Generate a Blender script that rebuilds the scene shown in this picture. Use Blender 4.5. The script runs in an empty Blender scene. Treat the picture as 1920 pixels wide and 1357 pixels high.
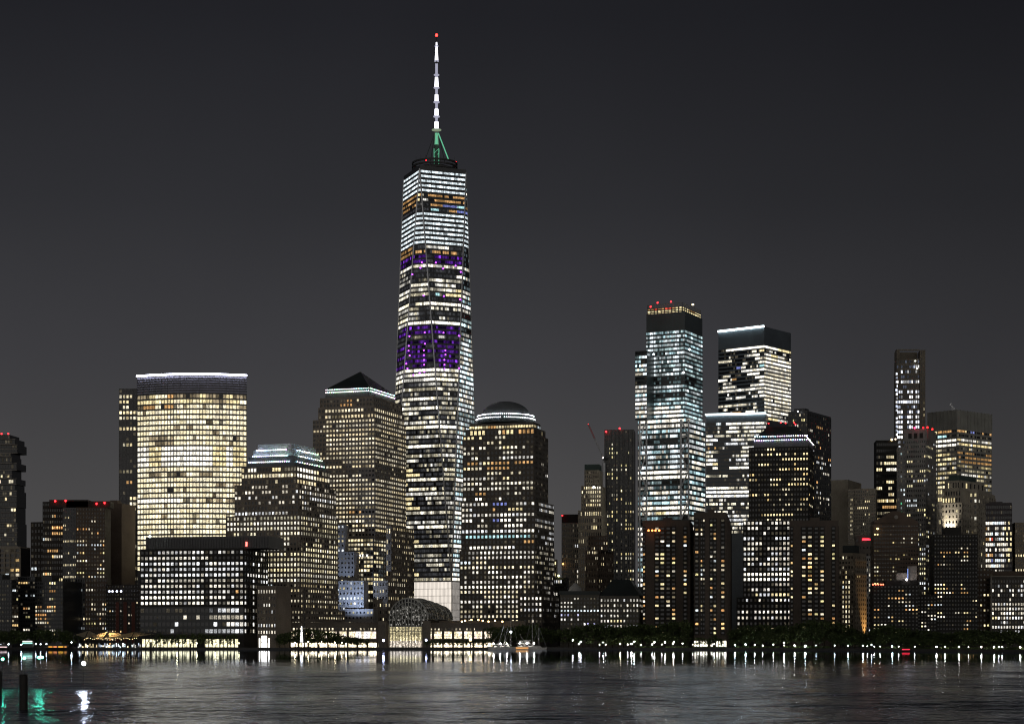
import bpy, math, random
from mathutils import Vector
R = random.Random(11)
sc = bpy.context.scene
COL = sc.collection
V = Vector

# ------------------------------------------------------------------ camera
F = 3582.0; HOR = 1198.0; CZ = 7.0          # focal length in photo pixels, horizon row, eye height above the river
cam = bpy.data.cameras.new('camera'); camo = bpy.data.objects.new('camera', cam); COL.objects.link(camo)
cam.sensor_width = 36.0; cam.lens = F / 1920 * 36.0; cam.shift_y = (HOR - 678.5) / 1920
cam.clip_start = 1.0; cam.clip_end = 60000
camo.location = (0, 0, CZ); camo.rotation_euler = (math.pi / 2, 0, 0)
sc.camera = camo

# ------------------------------------------------------------------ world: night sky over a bright city
w = bpy.data.worlds.new('World'); sc.world = w; w.use_nodes = True
nt = w.node_tree; nt.nodes.clear()
wo = nt.nodes.new('ShaderNodeOutputWorld'); bg = nt.nodes.new('ShaderNodeBackground')
tc = nt.nodes.new('ShaderNodeTexCoord'); sx = nt.nodes.new('ShaderNodeSeparateXYZ'); cr = nt.nodes.new('ShaderNodeValToRGB')
sky = nt.nodes.new('ShaderNodeTexSky'); sky.sky_type = 'NISHITA'; sky.sun_disc = False
sky.sun_elevation = math.radians(-12); sky.sun_rotation = math.radians(250)
mx = nt.nodes.new('ShaderNodeMix'); mx.data_type = 'RGBA'; mx.blend_type = 'ADD'; mx.inputs[0].default_value = 0.05
nt.links.new(tc.outputs['Generated'], sx.inputs[0]); nt.links.new(sx.outputs['Z'], cr.inputs[0])
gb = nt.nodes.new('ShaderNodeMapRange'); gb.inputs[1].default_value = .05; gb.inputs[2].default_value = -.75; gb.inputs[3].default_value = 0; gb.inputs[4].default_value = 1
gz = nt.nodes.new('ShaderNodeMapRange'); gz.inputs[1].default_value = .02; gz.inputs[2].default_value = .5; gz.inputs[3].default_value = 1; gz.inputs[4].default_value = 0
gm_ = nt.nodes.new('ShaderNodeMath'); gm_.operation = 'MULTIPLY'; gv = nt.nodes.new('ShaderNodeVectorMath'); gv.operation = 'SCALE'; gv.inputs[0].default_value = (.56, .53, .49)   # glow added behind the viewer to lift the facades, for the unseen lit city
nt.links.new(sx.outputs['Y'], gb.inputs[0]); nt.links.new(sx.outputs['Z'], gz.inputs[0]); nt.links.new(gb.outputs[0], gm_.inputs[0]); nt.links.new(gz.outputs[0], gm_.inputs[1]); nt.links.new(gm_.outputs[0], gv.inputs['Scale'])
sn = nt.nodes.new('ShaderNodeTexNoise'); sn.inputs['Scale'].default_value = 5; sn.inputs['Detail'].default_value = 3; nt.links.new(tc.outputs['Generated'], sn.inputs['Vector'])
sm = nt.nodes.new('ShaderNodeMapRange'); sm.inputs[1].default_value = .3; sm.inputs[2].default_value = .7; sm.inputs[3].default_value = .93; sm.inputs[4].default_value = 1.07; nt.links.new(sn.outputs[0], sm.inputs[0])   # thin uneven cloud lit by the city
az = nt.nodes.new('ShaderNodeMapRange'); az.interpolation_type = 'SMOOTHSTEP'; az.inputs[1].default_value = -.08; az.inputs[2].default_value = .30; az.inputs[3].default_value = 1.06; az.inputs[4].default_value = .74; nt.links.new(sx.outputs['X'], az.inputs[0])   # the glow is strongest over the densest towers
sf = nt.nodes.new('ShaderNodeMath'); sf.operation = 'MULTIPLY'; nt.links.new(sm.outputs[0], sf.inputs[0]); nt.links.new(az.outputs[0], sf.inputs[1])
sv = nt.nodes.new('ShaderNodeVectorMath'); sv.operation = 'SCALE'; nt.links.new(cr.outputs[0], sv.inputs[0]); nt.links.new(sf.outputs[0], sv.inputs['Scale'])
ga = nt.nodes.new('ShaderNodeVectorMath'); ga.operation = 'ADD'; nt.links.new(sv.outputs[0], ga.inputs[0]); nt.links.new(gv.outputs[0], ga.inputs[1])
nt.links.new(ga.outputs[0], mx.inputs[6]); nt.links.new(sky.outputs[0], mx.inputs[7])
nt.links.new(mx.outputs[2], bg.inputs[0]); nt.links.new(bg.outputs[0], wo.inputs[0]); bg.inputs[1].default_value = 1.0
e = cr.color_ramp.elements
e[0].position = 0.0; e[0].color = (.080, .077, .078, 1)
e[1].position = 1.0; e[1].color = (.006, .006, .007, 1)
for p, c in ((.07, (.068, .066, .067, 1)), (.14, (.0445, .044, .0485, 1)), (.22, (.0257, .026, .0298, 1)), (.31, (.0143, .0146, .0180, 1)), (.5, (.009, .009, .0105, 1))):
    q = e.new(p); q.color = c
sc.view_settings.view_transform = 'Standard'; sc.view_settings.look = 'None'; sc.view_settings.exposure = 0.0; sc.view_settings.gamma = 1.0
sc.cycles.max_bounces = 6; sc.cycles.diffuse_bounces = 2; sc.cycles.glossy_bounces = 3; sc.cycles.caustics_reflective = False
sc.cycles.sample_clamp_indirect = 4.0; sc.cycles.use_denoising = True; sc.cycles.filter_width = 1.15

# ------------------------------------------------------------------ materials
MATS = {}
def newmat(name):
    m = bpy.data.materials.new(name); m.use_nodes = True; m.node_tree.nodes.clear(); return m, m.node_tree
def wallmat(name, rgb, rough=.75, metal=0.0, var=.35, sc1=.08, sc2=1.1):
    if name in MATS: return MATS[name]
    m, t = newmat(name); N = t.nodes; L = t.links
    o = N.new('ShaderNodeOutputMaterial'); p = N.new('ShaderNodeBsdfPrincipled'); g = N.new('ShaderNodeNewGeometry')
    n1 = N.new('ShaderNodeTexNoise'); n1.inputs['Scale'].default_value = sc1; n1.inputs['Detail'].default_value = 4
    n2 = N.new('ShaderNodeTexNoise'); n2.inputs['Scale'].default_value = sc2; n2.inputs['Detail'].default_value = 3
    a = N.new('ShaderNodeMath'); a.operation = 'ADD'; L.new(n1.outputs[0], a.inputs[0]); L.new(n2.outputs[0], a.inputs[1])
    mr = N.new('ShaderNodeMapRange'); mr.inputs[1].default_value = .6; mr.inputs[2].default_value = 1.4; mr.inputs[3].default_value = 1 - var; mr.inputs[4].default_value = 1 + var
    L.new(g.outputs['Position'], n1.inputs['Vector']); L.new(g.outputs['Position'], n2.inputs['Vector']); L.new(a.outputs[0], mr.inputs[0])
    vm = N.new('ShaderNodeVectorMath'); vm.operation = 'SCALE'; vm.inputs[0].default_value = rgb; L.new(mr.outputs[0], vm.inputs['Scale'])
    L.new(vm.outputs[0], p.inputs['Base Color']); p.inputs['Roughness'].default_value = rough; p.inputs['Metallic'].default_value = metal
    L.new(p.outputs[0], o.inputs[0]); MATS[name] = m; return m
def litmat(name, source, sample=False, interior=True, gain=1.0):
    """light coming through glass: colour from the object (one window) or from a face attribute (many panes)"""
    if name in MATS: return MATS[name]
    m, t = newmat(name); N = t.nodes; L = t.links
    o = N.new('ShaderNodeOutputMaterial'); em = N.new('ShaderNodeEmission')
    if source == 'object':
        a = N.new('ShaderNodeObjectInfo'); colr = a.outputs['Color']
    else:
        a = N.new('ShaderNodeAttribute'); a.attribute_name = 'lit'; colr = a.outputs['Color']
    L.new(colr, em.inputs[0])
    if interior:                                   # desks, blinds and ceiling panels seen through the glass
        g = N.new('ShaderNodeNewGeometry'); n1 = N.new('ShaderNodeTexNoise'); n1.inputs['Scale'].default_value = 1.3; n1.inputs['Detail'].default_value = 2.5
        L.new(g.outputs['Position'], n1.inputs['Vector'])
        mr = N.new('ShaderNodeMapRange'); mr.inputs[1].default_value = .33; mr.inputs[2].default_value = .66; mr.inputs[3].default_value = .30 * gain; mr.inputs[4].default_value = 1.5 * gain
        L.new(n1.outputs[0], mr.inputs[0]); L.new(mr.outputs[0], em.inputs[1])
    else: em.inputs[1].default_value = gain
    L.new(em.outputs[0], o.inputs[0])
    m.cycles.emission_sampling = 'AUTO' if sample else 'NONE'
    MATS[name] = m; return m
def glassmat(name='dark_glass', rgb=(.012, .013, .016), rough=.12):
    if name in MATS: return MATS[name]
    m, t = newmat(name); N = t.nodes
    o = N.new('ShaderNodeOutputMaterial'); p = N.new('ShaderNodeBsdfPrincipled')
    p.inputs['Base Color'].default_value = (*rgb, 1); p.inputs['Roughness'].default_value = rough; p.inputs['IOR'].default_value = 1.5
    t.links.new(p.outputs[0], o.inputs[0]); MATS[name] = m; return m
def emit(name, rgb, s, sample=True):
    if name in MATS: return MATS[name]
    m, t = newmat(name); N = t.nodes
    o = N.new('ShaderNodeOutputMaterial'); em = N.new('ShaderNodeEmission'); em.inputs[0].default_value = (*rgb, 1); em.inputs[1].default_value = s
    t.links.new(em.outputs[0], o.inputs[0]); m.cycles.emission_sampling = 'AUTO' if sample else 'NONE'; MATS[name] = m; return m
LITO = litmat('window_light', 'object'); LITF = litmat('window_lights', 'face'); GL = glassmat()
LAMP = litmat('lamp_light', 'object', True, False); LAMPQ = litmat('small_lamp_light', 'object', False, False)
STEEL = wallmat('steel', (.45, .46, .48), .35, .8); DARK = wallmat('dark_metal', (.04, .04, .042), .5, .3)
WHITEP = wallmat('white_paint', (.7, .7, .7), .4)

# ------------------------------------------------------------------ helpers
def PX(px, Y): return (px - 960.0) / F * Y
def PZ(py, Y): return CZ + (HOR - py) * Y / F
G = 1.1                                              # level of the made ground above the river
class MB:
    def __init__(s): s.v = []; s.f = []; s.m = []; s.c = []
    def quad(s, a, b, c, d, m=0, col=None):
        i = len(s.v); s.v += [a, b, c, d]; s.f.append((i, i + 1, i + 2, i + 3)); s.m.append(m); s.c.append(col)
    def poly(s, pts, m=0):
        i = len(s.v); s.v += list(pts); s.f.append(tuple(range(i, i + len(pts)))); s.m.append(m); s.c.append(None)
    def obox(s, o, u, v, w_, m=0, bottom=True):
        o, u, v, w_ = V(o), V(u), V(v), V(w_)
        if u.cross(v).dot(w_) < 0: u, v = v, u
        i = len(s.v); s.v += [o, o + u, o + u + v, o + v, o + w_, o + u + w_, o + u + v + w_, o + v + w_]
        fs = [(4, 5, 6, 7), (0, 1, 5, 4), (1, 2, 6, 5), (2, 3, 7, 6), (3, 0, 4, 7)] + ([(3, 2, 1, 0)] if bottom else [])
        for f in fs: s.f.append(tuple(i + k for k in f)); s.m.append(m); s.c.append(None)
    def box(s, cx, cy, z0, sx_, sy_, h, m=0, ang=0.0):
        u = V((math.cos(ang), math.sin(ang), 0)); v = V((-u.y, u.x, 0))
        s.obox(V((cx, cy, z0)) - u * sx_ / 2 - v * sy_ / 2, u * sx_, v * sy_, V((0, 0, h)), m)
    def prism(s, pts, z0, z1, m=0, top=True, bottom=False):
        n = len(pts)
        for i in range(n):
            a, b = pts[i], pts[(i + 1) % n]
            s.quad(V((a[0], a[1], z0)), V((b[0], b[1], z0)), V((b[0], b[1], z1)), V((a[0], a[1], z1)), m)
        if top: s.poly([V((p[0], p[1], z1)) for p in pts], m)
        if bottom: s.poly([V((p[0], p[1], z0)) for p in reversed(pts)], m)
    def tube(s, a, b, r, r2=None, n=6, m=0):
        a, b = V(a), V(b); d = (b - a).normalized(); r2 = r if r2 is None else r2
        x = d.orthogonal().normalized(); y = d.cross(x)
        i = len(s.v)
        for q, rr in ((a, r), (b, r2)):
            for k in range(n):
                t = 2 * math.pi * k / n; s.v.append(q + (x * math.cos(t) + y * math.sin(t)) * rr)
        for k in range(n):
            j = (k + 1) % n; s.f.append((i + k, i + j, i + n + j, i + n + k)); s.m.append(m); s.c.append(None)
        s.f.append(tuple(i + n + k for k in range(n))); s.m.append(m); s.c.append(None)
        s.f.append(tuple(i + k for k in reversed(range(n)))); s.m.append(m); s.c.append(None)
    def lathe(s, cx, cy, prof, n=24, m=0):
        i = len(s.v); k = len(prof)
        for (r, z) in prof:
            for a in range(n): s.v.append(V((cx + r * math.cos(2 * math.pi * a / n), cy + r * math.sin(2 * math.pi * a / n), z)))
        for j in range(k - 1):
            for a in range(n):
                b = (a + 1) % n; s.f.append((i + j * n + a, i + j * n + b, i + (j + 1) * n + b, i + (j + 1) * n + a)); s.m.append(m); s.c.append(None)
    def build(s, name, mats, parent=None, attr=False, kind=None):
        off = parent.location if parent is not None else V((0, 0, 0))
        if parent is not None and parent.parent is not None: off = off + parent.parent.location
        me = bpy.data.meshes.new(name); me.from_pydata([V(p) - off for p in s.v], [], s.f)
        for m in (mats if isinstance(mats, (list, tuple)) else [mats]): me.materials.append(m)
        if any(s.m): me.polygons.foreach_set('material_index', s.m)
        if attr:
            at = me.attributes.new('lit', 'FLOAT_COLOR', 'FACE'); buf = []
            for c in s.c: buf += ([c[0], c[1], c[2], 1.0] if c else [0, 0, 0, 1.0])
            at.data.foreach_set('color', buf)
        me.update()
        o = bpy.data.objects.new(name, me); COL.objects.link(o)
        if parent is not None: o.parent = parent
        if kind: o['kind'] = kind
        return o
def tag(o, label=None, cat=None, group=None, kind=None):
    if label: o['label'] = label
    if cat: o['category'] = cat
    if group: o['group'] = group
    if kind: o['kind'] = kind
    return o
def empty(name, loc, label, cat, group=None):
    o = bpy.data.objects.new(name, None); o.location = loc; o.empty_display_size = 2; COL.objects.link(o)
    return tag(o, label, cat, group)
def unit_mesh(name, mat, kind='box'):
    b = MB()
    if kind == 'box': b.obox((-.5, -.5, -.5), (1, 0, 0), (0, 1, 0), (0, 0, 1))
    else:
        pr = [(.001, -.5), (.30, -.40), (.48, -.14), (.48, .14), (.30, .40), (.001, .5)]
        b.lathe(0, 0, pr, 8)
    me = bpy.data.meshes.new(name); me.from_pydata(b.v, [], b.f); me.materials.append(mat); me.update(); return me
WIN = unit_mesh('window', LITO); BEAD = unit_mesh('lamp', LAMP, 'ball'); BEADQ = unit_mesh('small_lamp', LAMPQ, 'ball')
def inst(name, me, parent, loc, scale, rz=0.0, color=(1, 1, 1)):
    o = bpy.data.objects.new(name, me); COL.objects.link(o)
    o.location = V(loc) - parent.location if parent is not None else loc
    o.scale = scale; o.rotation_euler = (0, 0, rz); o.color = (color[0], color[1], color[2], 1)
    if parent is not None: o.parent = parent
    return o

# ------------------------------------------------------------------ window light patterns
GAIN = .78
WARM = [(1, .80, .44), (1, .86, .56), (1, .76, .38)]
CREAM = [(1, .86, .56), (1, .90, .66), (1, .82, .47)]
WHITE = [(1, .90, .72), (1, .94, .83), (.95, .97, 1)]
COOL = [(.62, .92, 1), (.74, .98, 1), (.86, .97, 1)]
HOME = [(1, .82, .50), (1, .66, .28), (1, .92, .75), (1, .88, .42), (1, .50, .18), (.86, .95, 1), (1, .86, .62)]
SPEC = {'W': ((1, .94, .80), 1.75), 'Y': ((1, .83, .45), 1.15), 'O': ((1, .56, .22), .6), 'B': ((.34, .40, 1), .55), 'C': ((.55, .95, 1), .9),
        'K': ((.84, .95, 1), 1.15), 'V': ((.27, .05, .80), .20), 'R': ((1, .10, .06), 1.0), 'o': ((1, .55, .2), .35), 'g': ((.2, 1, .5), .6)}
def rows(s):
    out = []
    for t in s.split():
        if '*' in t: a, n = t.split('*'); out += [a] * int(n)
        else: out.append(t)
    return out
def auto(n, lo, hi, extra=''):
    out = []
    for i in range(n):
        d = R.uniform(lo, hi); a = ''.join(str(max(0, min(9, int(R.gauss(d, 1.3) + .5)))) for _ in range(3))
        if extra and R.random() < .15: a = R.choice(extra.split())
        out.append(a)
    return out
class Row:
    def __init__(s, row, st):
        s.row = row; s.st = st; s.x = R.random(); s.k = R.lognormvariate(0, st.get('rv', .22)); s.pal = R.choice(st['pal'])
    def at(s, t):
        st = s.st; ch = s.row[min(len(s.row) - 1, int(t * len(s.row)))]
        if R.random() > st.get('run', .35): s.x = R.random()
        if ch in SPEC:
            c, l = SPEC[ch]
            if ch in 'oO' and s.x > .75: return None
            if ch == 'V' and s.x > .72: return (.004, .002, .010)
            k = l * R.lognormvariate(0, .8 if ch == 'V' else .40 if ch == 'K' else .26); return (c[0] * k, c[1] * k, c[2] * k)
        d = {'.': 0, '9': .97}.get(ch, None)
        if d is None: d = int(ch) / 10.0
        soft = st.get('soft', 0)
        full = d >= .6 and st.get('full', 1)
        if full: d = min(.985, d * 1.08 + .05)
        lum = 1.0
        if soft and d > 0: lum = soft + (1 - soft) * d; d = d ** .3
        if s.x < d:
            c = s.pal if R.random() < st.get('same', .7) else R.choice(st['pal'])
            k = GAIN * st.get('L', 1.0) * lum * s.k * R.lognormvariate(0, st.get('pv', .34)); return (c[0] * k, c[1] * k, c[2] * k)
        if full and R.random() < .75:
            k = R.uniform(.10, .34); c = s.pal; return (k * c[0], k * c[1], k * c[2])
        if R.random() < st.get('dim', .35) * (1 if d > 0 else st.get('dim0', .35)):
            k = R.uniform(*st.get('dimL', (.02, .10))); c = st.get('dimc', (1, .86, .62)); return (k * c[0], k * c[1], k * c[2])  # faint glow put into unlit panes, for dim rooms and glass reflections
        return None
def S(**k):
    d = dict(fw=.62, fh=.58, rel=.35, pal=WHITE, L=1.0, run=.3, band=False, mull=0, wall=None); d.update(k); return d

# ------------------------------------------------------------------ a building: tiers of walls with window grids
TH = 19.0
class Bld:
    def __init__(s, name, label, wall, cat='skyscraper', group=None):
        s.name, s.label, s.cat, s.group = name, label, cat, group
        s.wall = wall; s.mb = MB(); s.panes = []; s.bands = {}; s.root = None; s.extra = []
    def start(s, loc):
        if s.root is None: s.root = empty(s.name, loc, s.label, s.cat, s.group)
    def axes(s, th):
        a = math.radians(th); return V((math.cos(a), -math.sin(a))), V((math.sin(a), math.cos(a)))
    def plan(s, pl, pc, pr, Y, th=TH, depth=None):
        u, v = s.axes(th); C = V((PX(pc, Y), Y))
        k = (pl - 960) / F; wl = (C.x - k * Y) / (u.x + k * -u.y); A = C - u * wl
        if pr is None: wr = depth or 30.0
        else:
            k = (pr - 960) / F; wr = (k * Y - C.x) / max(.04, (v.x - k * v.y)); wr = min(wr, 120)
        return A, C, C + v * wr
    def tier(s, pl, pc, pr, Y, yt, yb, nc=0, rw=None, ncr=0, rwr=None, st=None, th=TH, depth=None, mt=0.0, mb=0.0, base=None, chamfer=0.0, m=0):
        A, C, E = s.plan(pl, pc, pr, Y, th, depth); D = A + (E - C)
        z1 = PZ(yt, Y); z0 = PZ(yb, Y) if base is None else base
        s.start((sum(p.x for p in (A, C, E, D)) / 4, sum(p.y for p in (A, C, E, D)) / 4, G))
        s.mb.prism([A, C, E, D], z0, z1, m)
        zt = PZ(yt + mt, Y); zb = PZ(yb - mb, Y)
        if nc and rw: s.face(A, C, zb, zt, nc, rw, st)
        if ncr and rwr: s.face(C, E, zb, zt, ncr, rwr, st)
        s.last = (A, C, E, D, z1)
        return A, C, E, D, z0, z1
    def face(s, A, B, z0, z1, nc, rw, st):
        A, B = V(A), V(B); d = B - A; L = d.length; u = d / L; n = V((u.y, -u.x)); ang = math.atan2(u.y, u.x)
        U3 = V((u.x, u.y, 0)); N3 = V((n.x, n.y, 0)); nr = len(rw); ph = (z1 - z0) / nr; pw = L / nc
        sq = 1.0 if st['band'] else .9
        ww = pw * st['fw'] * sq; wh = ph * st['fh'] * sq; rel = st['rel']; A3 = V((A.x, A.y, 0))
        near = -A.y
        for r, row in enumerate(rw):
            zc = z1 - (r + .5) * ph; rr = Row(row, st)
            for c in range(nc):
                col = rr.at((c + .5) / nc); p = A3 + U3 * ((c + .5) * pw) + N3 * .05; p.z = zc
                if st['band']: s.bands.setdefault((id(st), round(A.x, 1), r), []).append((p, U3, ww, wh, col))
                else: s.panes.append((p, U3, N3, ww, wh, ang, col))
        if rel > 0:
            sp = ph - wh; pp = pw - ww; k = st.get('mull', 0)
            rs, rp = (rel + .07, rel) if st['band'] else (rel, rel + .07)
            mi = st.get('mi', 0)
            for r in range(nr + 1):
                zl = z1 - r * ph - sp / 2; hh = sp
                if r == 0: zl += 0; hh = sp / 2
                if r == nr: zl = z0; hh = sp / 2
                o = A3 + V((0, 0, zl)); s.mb.obox(o, U3 * L, N3 * rs, V((0, 0, hh)), mi)
            if pp > .12 or k:
                step = k or 1; pwid = pp if not k else st.get('mw', .35)
                for c in range(0, nc + 1, step):
                    x0 = c * pw - pwid / 2; wd = pwid
                    if c == 0: x0 = 0; wd = pwid / 2
                    if c == nc: wd = pwid / 2
                    s.mb.obox(A3 + U3 * x0 + V((0, 0, z0)), U3 * wd, N3 * rp, V((0, 0, z1 - z0)), mi)
    def lamps(s, a, b, n, size=.9, color=(1, 1, 1), name='crown_lamp', quiet=False):
        a, b = V(a), V(b)
        for i in range(n):
            p = a.lerp(b, (i + .5) / n); inst(name, BEADQ if quiet else BEAD, s.root, p, (size,) * 3, 0, [c * R.uniform(.45, 1.25) for c in color])
    def warn(s, px, py, Y, size=1.1, c=(9, .15, .2)):
        inst('warning_light', BEADQ, s.root, (PX(px, Y), Y, PZ(py, Y)), (size,) * 3, 0, c)
    def roofbox(s, t0, t1, d0, d1, h, m=0):
        A, C, E, D, z = s.last; u = (C - A).normalized(); v = (E - C).normalized()
        o = A + u * t0 + v * d0; s.mb.obox(V((o.x, o.y, z)), V((u.x, u.y, 0)) * (t1 - t0), V((v.x, v.y, 0)) * (d1 - d0), V((0, 0, h)), m, bottom=False)
    def parapet(s, h=1.2, t=.5, m=0):
        A, C, E, D, z = s.last
        P = [A, C, E, D]; ctr = (A + C + E + D) / 4
        for i in range(4):
            a, b = P[i], P[(i + 1) % 4]; u = b - a; nn = V((u.y, -u.x)).normalized()
            if (ctr - a).dot(nn) > 0: nn = -nn
            s.mb.obox(V((a.x, a.y, z)) - V((nn.x, nn.y, 0)) * t, V((u.x, u.y, 0)), V((nn.x, nn.y, 0)) * (t + .03 * (i + 1)), V((0, 0, h + .02 * i)), m, bottom=False)
    def finish(s, maxwin=100):
        walls = s.wall if isinstance(s.wall, list) else [s.wall]
        s.mb.build('wall', walls, s.root)
        lit = [p for p in s.panes if p[6] and max(p[6]) > .25]; R.shuffle(lit)
        lit.sort(key=lambda p: -round(p[3] * p[4] * abs(p[2].y), 1)); pick = set(id(p) for p in lit[:maxwin])
        rest = MB(); nrest = 0
        for p in s.panes:
            c, U3, N3, ww, wh, ang, col = p
            if id(p) in pick: inst('window', WIN, s.root, c, (ww, .1, wh), ang, col)
            else:
                a = c - U3 * ww / 2 - V((0, 0, wh / 2)); rest.quad(a, a + U3 * ww, a + U3 * ww + V((0, 0, wh)), a + V((0, 0, wh)), 0 if col else 1, col); nrest += 1
        if nrest: rest.build('other_windows', [LITF, GL], s.root, True, 'stuff')
        keys = list(s.bands); R.shuffle(keys); more = MB()
        for j, k in enumerate(keys):
            b = MB() if j < 99 else more
            for (c, U3, ww, wh, col) in s.bands[k]:
                a = c - U3 * ww / 2 - V((0, 0, wh / 2)); b.quad(a, a + U3 * ww, a + U3 * ww + V((0, 0, wh)), a + V((0, 0, wh)), 0 if col else 1, col)
            if j < 99: b.build('window_band', [LITF, GL], s.root, True)
        if more.v: more.build('other_window_bands', [LITF, GL], s.root, True, 'stuff')
        return s.root
def tube_part(b, name, a, c, r, mat, n=6):
    m = MB(); m.tube(a, c, r, n=n); return m.build(name, mat, b.root)


# ================================================================== SETTING
def shore_y(px):
    pts = [(-400, 1312), (1100, 1312), (1350, 1290), (1600, 1190), (1920, 1040), (2400, 900)]
    for (a, ya), (b, yb) in zip(pts, pts[1:]):
        if px <= b: return ya + (yb - ya) * max(0, (px - a)) / (b - a)
    return 900
def setting():
    b = MB(); line = []
    for px in (-400, 300, 1100, 1350, 1600, 1760, 1920, 2400):
        y = shore_y(px); line.append(V((PX(px, y), y, G)))
    pts = [V((-15000, 1312, G))] + line + [V((15000, 900, G)), V((15000, 30000, G)), V((-15000, 30000, G))]
    b.poly(pts); b.build('ground', wallmat('paving', (.09, .085, .08), .9), None, kind='structure')
    wall_ = MB()
    P = [V((-3000, 1312, G))] + line + [V((3000, 900, G))]
    for a, c in zip(P, P[1:]):
        d = (c - a); n = V((d.y, -d.x, 0)).normalized()
        wall_.obox(a - V((0, 0, 2.2)) + n * .05, d, n * .7, V((0, 0, 2.45)))
    o = wall_.build('seawall', wallmat('wet_stone', (.06, .06, .06), .6)); tag(o, 'long dark seawall where the river meets the promenade', 'seawall')
    # river
    m, t = newmat('river_water'); N = t.nodes; L = t.links
    out = N.new('ShaderNodeOutputMaterial'); p = N.new('ShaderNodeBsdfPrincipled'); g = N.new('ShaderNodeNewGeometry')
    sp = N.new('ShaderNodeSeparateXYZ'); L.new(g.outputs['Position'], sp.inputs[0])
    def noise(sx_, sy_, det, seed, rough=.55):
        mp = N.new('ShaderNodeMapping'); mp.inputs['Scale'].default_value = (sx_, sy_, 1); mp.inputs['Location'].default_value = (seed, seed * 2, seed)
        n = N.new('ShaderNodeTexNoise'); n.inputs['Scale'].default_value = 1.0; n.inputs['Detail'].default_value = det; n.inputs['Roughness'].default_value = rough
        L.new(g.outputs['Position'], mp.inputs[0]); L.new(mp.outputs[0], n.inputs['Vector']); return n.outputs[0]
    def rng(src, a, b_, c, d):
        r = N.new('ShaderNodeMapRange'); r.inputs[1].default_value = a; r.inputs[2].default_value = b_; r.inputs[3].default_value = c; r.inputs[4].default_value = d; L.new(src, r.inputs[0]); return r.outputs[0]
    def mul(a, b_, op='MULTIPLY'):
        q = N.new('ShaderNodeMath'); q.operation = op; L.new(a, q.inputs[0])
        if isinstance(b_, float): q.inputs[1].default_value = b_
        else: L.new(b_, q.inputs[1])
        return q.outputs[0]
    far = rng(sp.outputs['Y'], 250, 600, 1, .015)                     # ripples die out in the sheltered water under the seawall
    gust = rng(noise(.035, .012, 4, 5.0, .65), .38, .64, .25, 1.25)   # wind patches
    swell = noise(.05, .035, 2, 3.0); chop = noise(.30, .22, 3, 11.0)
    ripple = mul(mul(noise(.9, .5, 3, 17.0), .16), rng(sp.outputs['Y'], 200, 440, 1, 0))   # small ripples resolved close to the viewer
    hgt = mul(mul(mul(swell, 5.0), mul(chop, 1.15), 'ADD'), ripple, 'ADD')
    bp = N.new('ShaderNodeBump'); bp.inputs['Distance'].default_value = 1.0
    L.new(hgt, bp.inputs['Height']); L.new(mul(far, gust), bp.inputs['Strength']); N.remove(p); df = N.new('ShaderNodeBsdfDiffuse'); df.inputs[0].default_value = (.010, .014, .022, 1)
    gl = N.new('ShaderNodeBsdfGlossy'); gl.inputs[0].default_value = (.84, .89, 1, 1); fr = N.new('ShaderNodeFresnel'); fr.inputs[0].default_value = 1.95; ms = N.new('ShaderNodeMixShader')
    near = rng(sp.outputs['Y'], 170, 420, .05, 0.0); mid = rng(sp.outputs['Y'], 390, 700, .16, .028)
    L.new(mul(mul(near, mid, 'ADD'), rng(gust, .25, 1.25, .7, 1.15)), gl.inputs['Roughness']); L.new(bp.outputs[0], gl.inputs['Normal']); L.new(bp.outputs[0], fr.inputs['Normal'])
    L.new(fr.outputs[0], ms.inputs[0]); L.new(df.outputs[0], ms.inputs[1]); L.new(gl.outputs[0], ms.inputs[2]); L.new(ms.outputs[0], out.inputs[0])
    b = MB(); b.quad(V((-15000, -400, 0)), V((15000, -400, 0)), V((15000, 1330, 0)), V((-15000, 1330, 0))); b.build('river', m, None, kind='structure')
setting()

# ================================================================== BUILDINGS, left to right
GRANITE = wallmat('granite', (.25, .215, .18), .8); BROWN = wallmat('brown_brick', (.14, .105, .08), .85); DKBROWN = wallmat('dark_brick', (.05, .042, .036), .85)
DKGLASS = wallmat('dark_curtain_wall', (.035, .038, .042), .35); GREYW = wallmat('grey_curtain_wall', (.11, .11, .115), .45); LIME = wallmat('limestone', (.40, .34, .26), .85)
BEIGE = wallmat('beige_concrete', (.36, .32, .26), .85); ROOFD = wallmat('dark_copper_roof', (.035, .045, .045), .6); GREEN = wallmat('patina', (.06, .09, .08), .7)
RED = wallmat('red_brick', (.15, .05, .035), .85); PALE = wallmat('pale_stone', (.38, .35, .31), .85); BLACK = wallmat('black_wall', (.030, .028, .026), .8)

sM = S(fw=.60, fh=.56, rel=.35, pal=CREAM, L=.95)

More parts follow.
